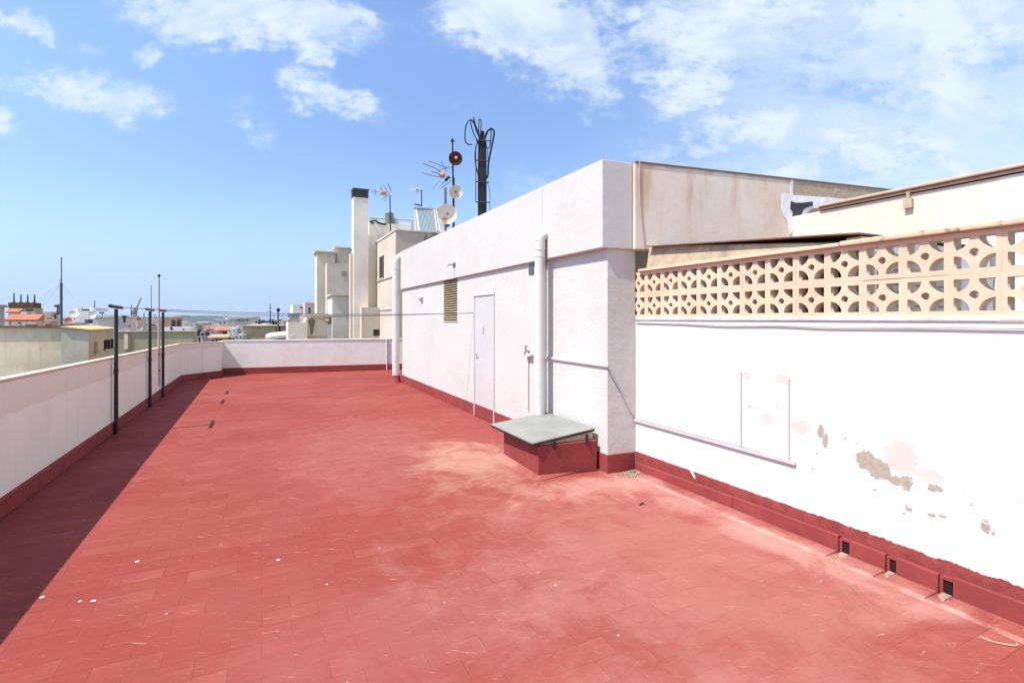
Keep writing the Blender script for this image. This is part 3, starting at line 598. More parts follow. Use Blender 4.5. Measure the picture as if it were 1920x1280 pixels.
# upper wall to the right
Uw = thing('patio_wall', (5.75, 0, 0), 'cream and white upper wall with a beige bar along its sloping top, behind the screen', 'wall')
b = MB(); b.hexa([(5.57, -6, 0), (5.77, -6, 0), (5.77, 3.85, 0), (5.57, 3.874, 0), (5.57, -6, 2.78), (5.77, -6, 2.78), (5.77, 3.85, 2.80), (5.57, 3.874, 2.80)]); b.build('wall', M_UP, Uw, bevel=.006)
b = MB(); b.box(5.53, 5.80, -6, 3.55, 2.838, 2.868); b.build('top_bar', M_TUBE, Uw, bevel=.010)
b = MB(); b.box(5.545, 5.79, -6, 3.54, 2.805, 2.836); b.build('bar_shade_strip', M_BROWN, Uw)  # brown strip imitates the shade on the underside of the bar
b = MB(); b.box(5.53, 5.569, 2.64, 2.71, 2.66, 2.75); b.tube([(5.55, 2.675, 2.75), (5.54, 2.675, 2.82)], .016, 8); b.build('bracket', M_TAN, Uw)
b = MB(); b.prism([(5.9, -6), (9.5, -6), (9.5, 3.3), (5.9, 3.8)], 2.3, 2.6); b.build('roof', plaster('screed', (.5, .42, .36)), Uw)

# ------------------------------------------------------------------ gravel heap, litter on the floor
b = MB(); rnd = random.Random(3)
for k in range(520):
    a = rnd.uniform(0, 1); s_ = rnd.betavariate(1.2, 2.2)
    x = 3.50 - abs(rnd.gauss(0, .10)); y = 4.20 - abs(rnd.gauss(0, .10)); d = ((3.52-x)+(4.22-y)); h = max(0, .035*(1-d/.35))
    if d > .45: continue
    r = rnd.uniform(.003, .008); b.blob((x, y, rnd.uniform(0, h)+r*.4), r, (1, 1.2, .7), .3, rnd)
tag(b.build('gravel_heap', M_DUST), 'small heap of pale grit in the corner below the white pillar', 'gravel', kind='stuff')
for (px, py, r) in ((257, 1053, .011), (522, 1050, .010), (79, 1120, .011), (150, 1127, .008), (175, 1127, .012), (312, 1151, .006), (1042, 1097, .006), (1159, 1191, .006), (711, 1027, .005), (833, 1129, .005), (1009, 1072, .005), (613, 1095, .005)):
    d = sight(px, py); p = EYEV + d * (EYE / -d.z)
    b = MB(); b.blob((p.x, p.y, r*.25), r, (1.3, 1.0, .4), .2)
    tag(b.build('paint_flake', M_WHITE), 'tiny white flake lying loose on the open red floor', 'flake', 'white flakes scattered on the red floor')
d = sight(1203, 945); p = EYEV + d * (EYE / -d.z)
b = MB(); b.tube([(p.x-.04, p.y-.02, .006), (p.x, p.y, .012), (p.x+.035, p.y+.01, .005)], [.004, .008, .003], 6); b.tube([(p.x, p.y, .010), (p.x+.02, p.y-.03, .005)], .003, 5)
tag(b.build('twig', plain('twig_brown', (.10, .05, .03)), smooth=True), 'short dark twig on the floor in front of the gravel heap', 'twig')
d = sight(1885, 1215); p = EYEV + d * (EYE / -d.z)
b = MB(); b.tube(spline([p + Vector((.0, .10, .004)), p + Vector((.0, .05, .006)), p + Vector((.03, .0, .010)), p + Vector((.07, -.02, .006)), p + Vector((.09, -.01, .005))]), .003, 6)
tag(b.build('straw', plain('straw', (.55, .40, .22)), smooth=True), 'pale curved straw on the floor at the lower right edge', 'straw')

# ------------------------------------------------------------------ clothesline posts and wires
def post(y, label):
    t = thing('clothesline_post', (-1.83, y, 0), label, 'post', 'clothesline posts along the left parapet')
    b = MB(); b.tube([(-1.83, y, 0), (-1.83, y, .85), (-1.83, y, 1.74)], [.026, .025, .023], 12); pl = b.build('pole', M_DKMET, t, True)
    b = MB(); b.tube([(-1.83, y, .84), (-1.83, y, .90)], .029, 12); b.build('collar', M_DKMET, pl, True)
    b = MB(); b.tube([(-1.83, y-.31, 1.775), (-1.83, y+.31, 1.765)], .023, 12); b.build('crossbar', M_DKMET, t, True)
    return t
P1 = post(8.78, 'thick dark steel clothesline post nearest the viewer, standing in front of the parapet')
dup(P1, (-1.83, 11.15, 0), 'middle dark clothesline post, the one with no thin pole beside it')
dup(P1, (-1.83, 12.50, 0), 'dark clothesline post right beside the thin pale pole')
t = thing('flag_pole', (-1.86, 12.62, 0), 'thin pale pole with a dark knob top fixed to the left parapet', 'pole')
p = at_x(300, 600, -1.86); yy = 12.28
b = MB(); b.tube([(-1.87, yy, .25), (-1.87, yy, 1.0), (-1.865, yy, 2.46)], [.022, .020, .014], 10); b.build('pole', plain('pale_pole', (.46, .38, .34)), t, True)
b = MB(); b.lathe([(0, -.03), (.022, -.02), (.028, 0), (.022, .02), (0, .03)], (-1.865, yy, 2.47), n=12); b.build('knob', M_BLACK, t, True)
for z_ in (.55, .88): MB().box(-1.90, -1.845, yy-.03, yy+.03, z_, z_+.03).build('bracket', M_GREY, t)
def wire(a, c, sag, r, label):
    a = Vector(a); c = Vector(c); pts = [a.lerp(c, i/16) - Vector((0, 0, sag*4*(i/16)*(1-i/16))) for i in range(17)]
    b = MB(); b.tube(pts, r, 6); tag(b.build('clothesline', plain('wire_grey', (.07, .08, .09)), smooth=True), label, 'clothesline', 'wires strung from the posts to the white house')
wire((-1.81, 9.0, 1.765), (3.17, 7.90, 1.70), .055, .0055, 'dark washing line from the nearest post to the wall left of the door')
wire((-1.81, 11.35, 1.765), (3.17, 10.2, 1.70), .06, .004, 'thin washing line from the middle post to the white wall')
wire((-1.81, 12.62, 1.765), (3.17, 11.9, 1.70), .07, .004, 'thin washing line from the post by the pale pole to the wall')

# ------------------------------------------------------------------ roof gear on the stairwell house
T = 11.5
def q(x, y, t=T): return at(860 + x/6.4, 210 + y/6.4, t)
cp = thing('cable_pole', (q(280, 1240).x, q(280, 1240).y, 2.9), 'black pole wrapped in looped cables on the white house roof', 'pole')
b = MB(); b.tube([q(283, 1420), q(283, 235)], .05, 10); b.build('pole', M_DKMET, cp, True)
b = MB()
for dx, t0, t1, r in ((-38, 340, 1430, .030), (-18, 320, 1430, .036), (2, 260, 1430, .040), (22, 330, 1430, .036), (38, 345, 1430, .028)):
    b.tube(spline([q(283+dx, t1, T-.05), q(283+dx*1.02, 900, T-.06), q(283+dx*1.0, 600, T-.05), q(283+dx*.85, t0, T-.05)]), r, 8)
b.build('cable_bundle', M_BLACK, cp, True)
for pts, r in (([(160, 390), (120, 390), (85, 360), (75, 300), (85, 180), (110, 120), (140, 100), (165, 110), (215, 200), (240, 280), (250, 360)], .014),
               ([(140, 85), (150, 160), (180, 260), (215, 330), (235, 380)], .013), ([(180, 65), (183, 130), (215, 230), (250, 320)], .014), ([(178, 68), (200, 150), (240, 250), (262, 330)], .013),
               ([(245, 300), (242, 150), (245, 100), (258, 88), (268, 110), (268, 180), (262, 280)], .012),
               ([(300, 380), (330, 260), (370, 210), (400, 205), (425, 240), (420, 300), (395, 420), (370, 540), (355, 640), (350, 760), (335, 790), (325, 760)], .022),
               ([(320, 320), (355, 230), (385, 222), (387, 300), (375, 400), (350, 440), (335, 420), (325, 350)], .012),
               ([(240, 330), (208, 420), (197, 520), (205, 640), (235, 760), (258, 860)], .014), ([(205, 480), (206, 700), (205, 1080)], .010), ([(345, 850), (372, 950), (376, 1100), (368, 1300)], .006), ([(345, 440), (352, 600), (345, 700)], .008)):
    b = MB(); b.tube(spline([q(x, y, T - .10) for x, y in pts]), r, 8); b.build('cable', M_BLACK, cp, True)
for x0, y0, x1, y1, mt in ((205, 345, 380, 348, M_DKMET), (200, 580, 352, 590, M_RUST), (212, 838, 366, 845, M_RUST), (203, 1080, 372, 1086, M_DKMET)):
    b = MB(); b.tube([q(x0, y0, T-.12), q(x1, y1, T-.12)], .014, 6); b.build('clamp', mt, cp)

T2 = 12.4
def w(x, y, t=T2): return at(780 + x/6.74, 250 + y/6.74, t)
am = thing('antenna_mast', (w(472, 1300).x, w(472, 1300).y, 2.9), 'rusty aerial mast with two small dishes and a spiky aerial on the white house', 'antenna')
b = MB(); b.tube([w(474, 1420), w(474, 560)], .028, 10); b.tube([w(468, 560), w(462, 95)], .020, 10); b.build('pole', M_RUST, am, True)
b = MB(); b.tube([w(432, 98), w(492, 102)], .016, 6); b.lathe([(0, -.06), (.03, -.05), (.035, 0), (0, .06)], w(460, 82), n=8); b.build('top_fitting', M_DKMET, am)
def dish(parent, name, c, r, mat, nrm, hub, hubmat, back=None):
    prof = [(r*k/6, .22*r*(k/6)**2) for k in range(7)] + [(r*1.03, .23*r), (r*1.03, .20*r)] + [(r*k/6, .22*r*(k/6)**2-.02) for k in range(6, -1, -1)]
    d_ = MB().lathe(prof, c, nrm, 28).build(name, mat, parent, True)
    b = MB(); n_ = Vector(nrm).normalized(); b.lathe([(0, .03), (hub, .02), (hub, .0), (hub*.6, -.02)], Vector(c) + n_*(.10), nrm, 14); b.tube([Vector(c), Vector(c)+n_*.11], hub*.35, 6); b.build('feed', hubmat, d_, True); return d_
toeye = Vector((-.25, -.93, -.22))
dish(am, 'dish', w(497, 322, T2-.12), 85/6.74*T2/FPX, M_RUST, toeye + Vector((.1, 0, .15)), .035, M_DISH)
dish(am, 'dish', w(508, 745, T2-.12), 82/6.74*T2/FPX, M_CREAM, toeye + Vector((-.15, 0, .1)), .022, M_BLACK)
def yagi(parent, orange, rods, r=.008):
    ya = MB()
    for a_, c_ in rods: ya.tube([a_, c_], r, 6)
    o = ya.build('aerial', M_GREY, parent, True)
    c_, rad, ax = orange; b = MB(); b.tube([c_ - ax, c_ - ax*.2, c_ + ax*.6, c_ + ax], [rad*.7, rad, rad, rad*.6], 10); b.build('balun_box', M_ORANGE, o, True); return o
rods = [(w(80, 375, T2-.6), w(240, 440, T2-.4)), (w(240, 440, T2-.4), w(312, 495, T2-.3)), (w(72, 500, T2-.6), w(285, 555, T2-.3)), (w(195, 480, T2-.5), w(295, 515, T2-.3)), (w(315, 345, T2-.2), w(388, 490, T2-.2)), (w(268, 702, T2-.3), w(385, 585, T2-.25)), (w(205, 705, T2-.5), w(300, 600, T2-.4)), (w(385, 545, T2-.25), w(478, 575)), (w(320, 690, T2-.4), w(470, 585, T2)), (w(160, 350, T2-.4), w(400, 440, T2-.1)), (w(270, 470, T2-.3), w(470, 420, T2))]
yagi(am, (w(330, 530, T2-.28), 34/6.74*T2/FPX, (w(370, 535, T2-.28)-w(300, 528, T2-.28))*.5), rods, .009)
b = MB(); b.tube([w(370, 600, T2-.25), w(420, 545, T2-.25)], .035, 8); b.build('clamp', M_BLACK, am)

# ------------------------------------------------------------------ neighbouring beige building with chimney
M_BG1 = plaster('beige_render_pale', (.60, .505, .40), .08, .8, .18); M_BG2 = plaster('grey_beige_render', (.82, .745, .64), .1, .8, .25); M_BG3 = plaster('warm_tan_render', (.55, .46, .34), .08, .5, .1); M_BG4 = plaster('shaded_tan_render', (.50, .42, .335), .08, .5, .12)
nb = thing('beige_building', (5, 19, -14), 'beige rendered building with slot window directly behind the white house', 'building')
cx, cy = 4.02, 17.0
b = MB(); b.box(cx, 12.0, cy, 20.35, -14, 4.58); b.build('wall', M_BG1, nb)
b = MB(); b.box(cx-.03, 12.0, cy-.03, 20.38, 4.583, 4.63); b.build('coping', M_BG2, nb)
b = MB(); b.box(cx-.035, cx-.002, cy, 20.35, 3.05, 3.085); b.box(cx-.03, cx-.002, cy, 20.35, 1.93, 1.96); b.build('string_course', M_BG1, nb)
pa = at_x(712, 474, cx-.004); pb = at_x(719.5, 514, cx-.004)
wn = MB().box(cx-.02, cx+.0, pb.y, pa.y, 3.13, 3.95).build('window', plain('window_dark', (.03, .022, .018), .4), nb)
b = MB(); b.box(cx-.05, cx-.021, pb.y-.04, pa.y+.04, 3.09, 3.128); b.build('sill', M_BG1, wn)
y3 = 20.6; l3 = at_y(690, 441, y3); r3 = at_y(745, 420, y3)
b = MB(); b.box(l3.x-.05, 12.0, y3, y3+.5, -14, l3.z); b.box(at_y(704, 420, y3).x-.25, 12, y3+.002, y3+.5, l3.z+.002, r3.z); b.box(l3.x+.6, 12.0, y3+.502, 26, -14, l3.z-.05); b.build('rear_block', M_BG2, nb)
y1_ = 19.6; a1 = at_y(678, 576, y1_); b = MB(); b.box(a1.x, 4.0, y1_, 20.55, -14, a1.z); b.build('lower_block', M_BG1, nb)
pa = at_y(700, 617.5, y1_); pb = at_y(716.5, 629, y1_); wn = MB().box(pa.x, pb.x, y1_-.02, y1_-.002, pb.z, pa.z).build('window', bpy.data.materials['window_dark'], nb)
b = MB(); b.box(pa.x+.15, pb.x-.02, y1_-.04, y1_-.021, pb.z-.20, pb.z-.01); b.build('sill', M_BG1, wn)
ch = thing('chimney_tower', (3.05, 20, -14), 'tall slim beige chimney shaft with a dark louvred cap', 'chimney')
yc = 20.0; a = at_y(663, 369, yc); c = at_y(690.5, 369, yc)
b = MB(); b.box(a.x, c.x, yc, yc+.45, -14, a.z); b.build('shaft', M_BG2, ch)
b = MB(); b.box(a.x-.10, a.x-.002, yc+.12, yc+.45, -14, at_y(656, 474, yc).z); b.build('side_flue', M_BG1, ch)
z0, z1 = a.z, at_y(663, 352, yc).z
b = MB(); b.box(a.x-.03, c.x+.03, yc-.03, yc+.48, z1-.05, z1); b.box(a.x+.03, c.x-.03, yc+.03, yc+.42, z0+.002, z1-.05)
for k in range(4): b.box(a.x-.02, c.x+.02, yc-.02, yc+.47, z0+.03+.072*k, z0+.055+.072*k)
b.build('cap', plain('cap_grey', (.075, .085, .09), .6), ch)

# things on that roof
def D(px, py, t): return at(px, py, t)
tk = thing('water_tank', D(730, 421, 20.8), 'dark green roof tank on the beige building, crossed by an aerial pole', 'tank')
p0 = D(730, 421, 20.8); p1 = D(730, 399, 20.8)
b = MB(); b.lathe([(0, 0), (.17, 0), (.17, p1.z-p0.z-.06), (.13, p1.z-p0.z), (0, p1.z-p0.z+.01)], p0, n=18); b.build('body', plain('tank_green', (.10, .12, .095), .5), tk, True)
b = MB(); b.tube([p0 + Vector((0, 0, .05)), p1 + Vector((0, 0, -.05))], .175, 18, False); b.f = b.f[:]; b.build('band', plain('tank_grey', (.16, .18, .155), .5), tk, True)
ta = 20.2; ya = thing('rooftop_aerial', D(733, 470, ta), 'horizontal orange-boxed aerial on a thin pole beside the chimney cap', 'antenna')
b = MB(); b.tube([D(732.3, 440, ta), D(731.2, 366, ta)], .024, 8); b.build('pole', M_DKMET, ya, True)
def z8(x, y, t=ta): return at(680 + x/9.844, 330 + y/9.844, t)
yagi(ya, (z8(380, 313), .085, (z8(425, 313)-z8(340, 310))*.5), [(z8(140, 285), z8(510, 305)), (z8(190, 340), z8(510, 335)), (z8(315, 185, ta-.3), z8(370, 290)), (z8(380, 160, ta-.3), z8(460, 300)), (z8(460, 140, ta-.2), z8(535, 290)), (z8(410, 460, ta-.3), z8(465, 340)), (z8(235, 255, ta), z8(235, 345, ta)), (z8(115, 225, ta+.3), z8(240, 270)), (z8(370, 430, ta-.2), z8(440, 350))], .016)
sa = thing('rooftop_aerial', D(790, 420, 20.5), 'small pale aerial on an angled pole above the solar collector', 'antenna')
b = MB(); b.tube([z8(1088, 560, 20.5), z8(1088, 250, 20.5)], .022, 8); b.tube([z8(960, 520, 20.5), z8(1090, 550, 20.5)], .03, 8); b.build('pole', M_DKMET, sa, True)
b = MB(); b.tube([z8(870, 210, 20.4), z8(990, 235, 20.4)], .014, 6); b.tube([z8(870, 250, 20.6), z8(1075, 260, 20.5)], .012, 6); b.tube([z8(985, 235, 20.4), z8(1010, 240, 20.4)], .06, 8); b.tube([z8(1000, 290, 20.4), z8(1085, 240, 20.5)], .05, 8); b.build('aerial', M_LTGREY, sa, True)
sc = thing('solar_collector', D(806, 432, 19.0), 'tilted solar collector with silvery tubes on the beige roof', 'solar panel')
tt = 19.0; tb, tbk = (z8(1000, 600, tt), z8(1375, 625, tt)), (z8(1050, 1010, tt-.6), z8(1430, 1040, tt-.6))
b = MB()
for k in range(15):
    f = (k+.5)/15; b.tube([tb[0].lerp(tb[1], f), tbk[0].lerp(tbk[1], f)], .020, 8)
b.build('tubes', plain('tube_silver', (.27, .33, .38), .6, .3, 0), sc, True)
nn = (tb[1]-tb[0]).cross(tbk[0]-tb[0]).normalized()*.05; nn = nn if nn.y > 0 else -nn
b = MB(); b.hexa([tbk[0]+nn*1.2, tbk[1]+nn*1.2, tbk[1]+nn*2, tbk[0]+nn*2, tb[0]+nn*1.2, tb[1]+nn*1.2, tb[1]+nn*2, tb[0]+nn*2]); b.build('reflector', plain('reflector_grey', (.40, .45, .50), .7, .3, 0), sc)
b = MB(); b.tube([tb[0]+Vector((-.1, 0, .0)), tb[1]+Vector((.1, 0, 0))], .055, 10); b.build('manifold', M_GREY, sc, True)
for prs in (((z8(960, 600, tt), z8(985, 1010, tt)), (z8(985, 600, tt-.05), z8(1045, 1015, tt-.6))), ((z8(1320, 620, tt-.05), z8(1375, 1000, tt-.6)), (z8(1360, 620, tt-.05), z8(1420, 1010, tt-.6)))):
    for a_, c_ in prs: MB().tube([a_, c_], .022, 6).build('frame_bar', M_WHITE, sc)
rl = thing('roof_railing', D(740, 425, 20.9), 'pale glazed railing along the beige roof edge', 'railing')
b = MB(); e0 = z8(130, 760, 20.9); e1 = z8(960, 810, 20.9); e2 = z8(960, 1000, 20.9); e3 = z8(130, 900, 20.9)
gm = G('railing_glass', .2, .5); gm.col((.50, .57, .62)); gm.b.inputs['Alpha'].default_value = .55
b.wall((e3.x, e3.y), (e2.x, e2.y), .02, e3.z-.1, e0.z, e2.z-.1, e1.z); b.build('glass_panel', gm.m, rl)
b = MB(); b.tube([e0, e1], .022, 8)
for x in (240, 595, 900): b.tube([z8(x, 766+ (x-130)*.06, 20.88), z8(x, 985, 20.88)], .018, 6)
b.build('rail', M_LTGREY, rl)
b = MB(); b.tube(spline([z8(125, 845, 20.3), z8(180, 825, 20.3), z8(240, 830, 20.3), z8(310, 870, 20.3), z8(400, 890, 20.3), z8(440, 885, 20.3)]), .035, 8); b.tube(spline([z8(130, 850, 20.2), z8(170, 855, 20.2), z8(205, 880, 20.2)]), .03, 8)
tag(b.build('hose', M_BLACK, smooth=True), 'black hose bent over the beige parapet beside the chimney', 'hose')
sm = thing('satellite_dish', (w(372, 1300, 11.75).x, w(372, 1300, 11.75).y, 3.0), 'large stained white satellite dish on a grey pole, lowest of the dishes', 'satellite dish')
b = MB(); b.tube([w(372, 1340, 11.75), w(369, 690, 11.75)], .035, 10); b.build('pole', M_GREY, sm, True)
gd = G('stained_dish', .55, .4); c_ = w(393, 1022, 11.6); n = gd.noise(5, 6, .6); cc = gd.mix(gd.rng(n, .35, .7), (.80, .74, .64), (.72, .65, .54)); st_ = w(380, 1090, 11.5)
cc = gd.mix(gd.rng(gd.spot(tuple(st_), (.09, .5, .10), gd.noise(9, 5), .6), 1.1, .5, 0, .9), cc, (.62, .20, .05)); gd.col(cc)
dish(sm, 'dish', c_, 122/6.74*11.6/FPX, gd.m, toeye + Vector((0, 0, .1)), .03, M_GREY)
b = MB(); b.box(*sorted((w(385, 0, 11.6).x, w(425, 0, 11.6).x)), c_.y-.02, c_.y+.1, w(0, 1172, 11.6).z, w(0, 1140, 11.6).z); b.build('mount', M_DKMET, sm)
p0 = at(812, 447, 16.5); b = MB(); b.lathe([(.30, -.25), (.30, 0), (.26, .10), (.15, .17), (0, .20)], p0, n=16)
tag(b.build('roof_vent', plain('vent_olive', (.05, .04, .02)), smooth=True), 'dark domed vent just showing over the white fascia top', 'vent')

# ------------------------------------------------------------------ buildings beyond: helper
MATS = {}
def bmat(c, streak=.2):
    k = (c, streak)
    if k not in MATS: MATS[k] = plaster('render', c, .12, .6, streak)
    return MATS[k]
M_WIN = plain('far_window', (.035, .032, .035), .35, .5)
M_TILE = None
def tile_mat():
    g = G('clay_roof_tiles', .85, .2); n = g.noise(.9, 6, .6); wv = g.t.nodes.new('ShaderNodeTexWave'); g.set(wv.inputs['Vector'], g.p); wv.inputs['Scale'].default_value = 1.3; wv.inputs['Distortion'].default_value = .6
    c = g.mix(g.rng(n, .35, .7), (.52, .19, .095), (.42, .15, .085)); c = g.mix(g.math('MULTIPLY', wv.outputs['Fac'], .25), c, (.30, .10, .06)); g.col(c); g.bump(wv.outputs['Fac'], .5, .05); return g.m
M_TILE = tile_mat()
def bld(name, label, px0, px1, ytop, t, c, deep=6, wins=(), cat='building', cornice=0, streak=.2, zb=-14, chim=(), side_wins=(), wcol=None):
    """block whose front stands t metres off; px/ytop are survey pixels"""
    pm = (px0+px1)/2; y = at(pm, HY, t).y; z = at(pm, ytop, t).z
    if px1 < 400:    # the right flank shows: keep the whole block inside the surveyed width
        deep = min(deep, 1.6*t/60); px1 = 492-(492-px1)*(1+deep/y) - deep*.16*FPX/t
    a = at_y(px0, ytop, y); c_ = at_y(px1, ytop, y)
    o = thing(name, ((a.x+c_.x)/2, y+deep/2, zb), label, cat)
    m = bmat(c, streak); wl = MB().box(a.x, c_.x, y, y+deep, zb, z).build('wall', m, o)
    if cornice: MB().box(a.x-.12*t/30, c_.x+.12*t/30, y-.12*t/30, y+deep+.1, z+.002, z+cornice).build('parapet_cap', bmat(dark(c, .85)), o)
    if not wins and px1 < 470 and px1-px0 > 9 and t < 140 and 'wall' not in label and 'dormer' not in label and 'olive' not in label:
        n_ = max(1, int((px1-px0)/7)); wins = [(px0+(px1-px0)*(i+.3)/n_, px0+(px1-px0)*(i+.3)/n_+2.2, ytop+3.5, ytop+7) for i in range(n_)]
    for (wx0, wx1, wy0, wy1) in wins:
        p_ = at_y(wx0, wy0, y); r_ = at_y(wx1, wy1, y); w_ = MB().box(p_.x, r_.x, y-.03, y-.002, r_.z, p_.z).build('window', wcol or M_WIN, o)
        if t < 90:
            e = .04*t/30; MB().box(p_.x-e, r_.x+e, y-.09, y-.031, r_.z-e*1.5, r_.z).build('sill', m, w_)
    if px1 < 470 and px1-px0 > 9 and t < 140 and not any(k in label for k in ('brown', 'tan ', 'olive', 'dormer', 'wall', 'chimney', 'brick', 'awning', 'arched', 'directly')):
        rb = random.Random(int(px0*10+ytop)); wd = c_.x-a.x; x0 = a.x+wd*rb.uniform(.1, .6); h_ = rb.uniform(2.5, 4.5)*t/FPX
        MB().box(x0, x0+wd*.22, y+deep*.4, y+deep*.95, z+.002, z+h_).build('stair_head', bmat(dark(c, .92)), o)
        x1 = a.x+wd*rb.uniform(.1, .9); b_ = MB(); b_.tube([(x1, y+deep*.5, z), (x1, y+deep*.5, z+rb.uniform(6, 12)*t/FPX)], .022*t/40, 5); b_.tube([(x1-.5, y+deep*.5, z+5.5*t/FPX), (x1+.5, y+deep*.5, z+5.7*t/FPX)], .018*t/40, 5); b_.build('aerial', M_GREY, o)
    if px1 < 540: o.rotation_euler.z = -R_(9)
    for (sx, wpx, hpx) in chim:
        p_ = at_y(sx, ytop, y+1); MB().box(p_.x, p_.x+wpx*t/FPX, y+1, y+1+wpx*t/FPX, z, z+hpx*t/FPX).build('chimney', m, o)
    return o, y, z, m

# stepped tan towers right of the view to the horizon
bld('tan_tower', 'tan apartment tower with a pale left edge, leftmost of the stepped group', 594, 629, 474, 40, (.78, .665, .50), 1.7, cornice=.12)
bld('tan_tower', 'tallest stepped tan tower, tucked against the chimney shaft', 631, 662, 466.5, 41.5, (.70, .59, .465), 1.3, cornice=.12)
o, y, z, m = bld('tan_block', 'mid-height plain tan block with one small square opening', 613, 663, 494, 36, (.68, .575, .455), 1.0)
p_, r_ = at_y(640, 508.5, y), at_y(650, 517, y); MB().box(p_.x, r_.x, y-.03, y-.002, r_.z, p_.z).build('window', bmat((.36, .30, .23)), o)
bld('tan_block', 'low pale tan block in front of the stepped towers', 623, 666, 554.5, 30, (.76, .66, .54), 2.4, cornice=.10)
# building with an arched niche
o, y, z, m = bld('niche_building', 'low cream building with an arched niche and a white door', 576, 622, 590, 27, (.76, .64, .47), 1.6, cornice=.0)
def yb(px, py): return at_y(px, py, y)
b = MB(); b.box(yb(567, 0).x, yb(640, 0).x, y-.22, y+.4, yb(0+590, 595).z, yb(590, 592).z); b.box(yb(571, 0).x, yb(616, 0).x, y-.12, y+.4, yb(590, 592).z+.002, yb(590, 588).z); b.build('cornice', bmat((.60, .49, .38)), o)
b = MB(); cxn = yb(584.5, 0).x; rr = .20; z0 = yb(590, 631).z; z1 = yb(590, 603).z
pts = [(cxn-rr*1.5, z0), (cxn-rr*1.5, z1)] + [(cxn-rr*1.5*math.cos(math.pi*k/8), z1+rr*1.5*math.sin(math.pi*k/8)) for k in range(1, 8)] + [(cxn+rr*1.5, z1), (cxn+rr*1.5, z0)]
n_ = len(pts); b.poly([(x, y-.06, z_) for x, z_ in pts] + [(x, y-.002, z_) for x, z_ in pts], tuple(range(n_)), tuple(reversed(range(n_, 2*n_))), *[(i, (i+1) % n_, n_+(i+1) % n_, n_+i) for i in range(n_)])
ni = b.build('niche_surround', bmat((.68, .58, .42)), o)
b = MB(); pts = [(cxn-rr*.55, z1-.25), (cxn-rr*.9, z1)] + [(cxn-rr*.9*math.cos(math.pi*k/6), z1+rr*.9*math.sin(math.pi*k/6)) for k in range(1, 6)] + [(cxn+rr*.9, z1), (cxn+rr*.5, z1-.3), (cxn+.02, z0+.1), (cxn-.04, z0+.1)]
n_ = len(pts); b.poly([(x, y-.075, z_) for x, z_ in pts] + [(x, y-.061, z_) for x, z_ in pts], tuple(range(n_)), tuple(reversed(range(n_, 2*n_))), *[(i, (i+1) % n_, n_+(i+1) % n_, n_+i) for i in range(n_)])
b.build('niche', bmat((.24, .185, .11)), ni)
b = MB(); b.box(yb(575, 0).x, yb(614, 0).x, y-.10, y-.002, yb(590, 635).z, yb(590, 632).z); b.build('ledge', bmat((.60, .49, .38)), o)
b = MB(); b.box(yb(612.5, 0).x, yb(621.5, 0).x, y-.03, y-.002, yb(590, 640).z, yb(590, 608.5).z); b.build('door', M_WHITE, o)
b = MB(); b.box(yb(609, 0).x, yb(616, 0).x, y-.25, y-.002, yb(590, 601.5).z, yb(590, 597).z); b.build('light_box', M_CREAM, o)
b = MB(); b.box(yb(615, 0).x, yb(622, 0).x, y-.05, y-.002, yb(590, 608).z, yb(590, 595.5).z); b.build('panel', bmat((.36, .25, .15)), o)
o, y, z, m = bld('rendered_building', 'plain pinkish rendered block with grey top strip beside the niche building', 540.5, 576, 604, 25.5, (.78, .68, .59), 2.5)
b = MB(); b.box(at_y(541, 0, y).x, at_y(563, 0, y).x, y+.3, y+1.2, z+.002, at_y(550, 598, y).z); b.build('parapet', bmat((.33, .30, .28)), o)
b = MB(); b.box(at_y(543, 0, y).x, at_y(549, 0, y).x, y-.15, y-.002, at_y(550, 640, y).z, at_y(550, 629, y).z); b.build('post', M_CREAM, o)
bld('white_house', 'white flat-roofed house with a pink upper room beyond the niche building', 549, 579, 571, 75, (.72, .72, .73), 8, [(562, 567, 575, 578)])
o, y, z, m = bld('pink_house', 'small pinkish roof house with a black doorway left of the tan tower', 572, 590, 567.5, 72, (.62, .47, .43), 5, [(578.5, 581.7, 576, 587)], chim=((577, 3, 3),))
bld('white_house', 'white cube house with red strip low beside the far poles', 543, 561, 590, 60, (.62, .55, .52), 5, cornice=.2)

# close neighbours over the left parapet
M_N1 = plaster('stained_cement_wall', (.74, .62, .455), .2, .5, .45, .4, stain=(.26, .21, .17)); M_N2 = plaster('grey_cement_patch', (.50, .455, .36), .15, .7, .25)
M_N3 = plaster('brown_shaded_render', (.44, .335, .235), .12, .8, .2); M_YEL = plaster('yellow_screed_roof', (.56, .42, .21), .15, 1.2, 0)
n1 = thing('cement_building', (-6.12, 25.3, -14), 'stained cement neighbour with yellowish flat roof and broken dark windows', 'building')
yN = 25.3; xN = -6.12; zN = 1.14
b = MB(); b.hexa([(at_y(112, 0, yN).x, yN, -14), (xN, yN, -14), (xN, 27.4, -14), (at_y(112, 0, yN).x, 27.4, -14), (at_y(112, 0, yN).x, yN, 1.27), (xN, yN, zN), (xN, 27.4, zN+.02), (at_y(112, 0, yN).x, 27.4, 1.30)]); b.build('wall', M_N3, n1)
b = MB(); b.wall((at_y(112, 0, yN).x, yN-.012), (xN-.02, yN-.012), .010, -1.15, 1.25, -1.15, zN-.02); b.build('cement_patch', M_N2, n1)
b = MB(); b.hexa([(at_y(113, 0, yN).x, yN-.10, 1.275), (xN+.10, yN-.10, zN+.005), (xN+.10, 27.5, zN+.03), (at_y(113, 0, yN).x, 27.5, 1.305), (at_y(113, 0, yN).x, yN-.10, 1.32), (xN+.10, yN-.10, zN+.05), (xN+.10, 27.5, zN+.075), (at_y(113, 0, yN).x, 27.5, 1.35)]); b.build('roof', M_YEL, n1)
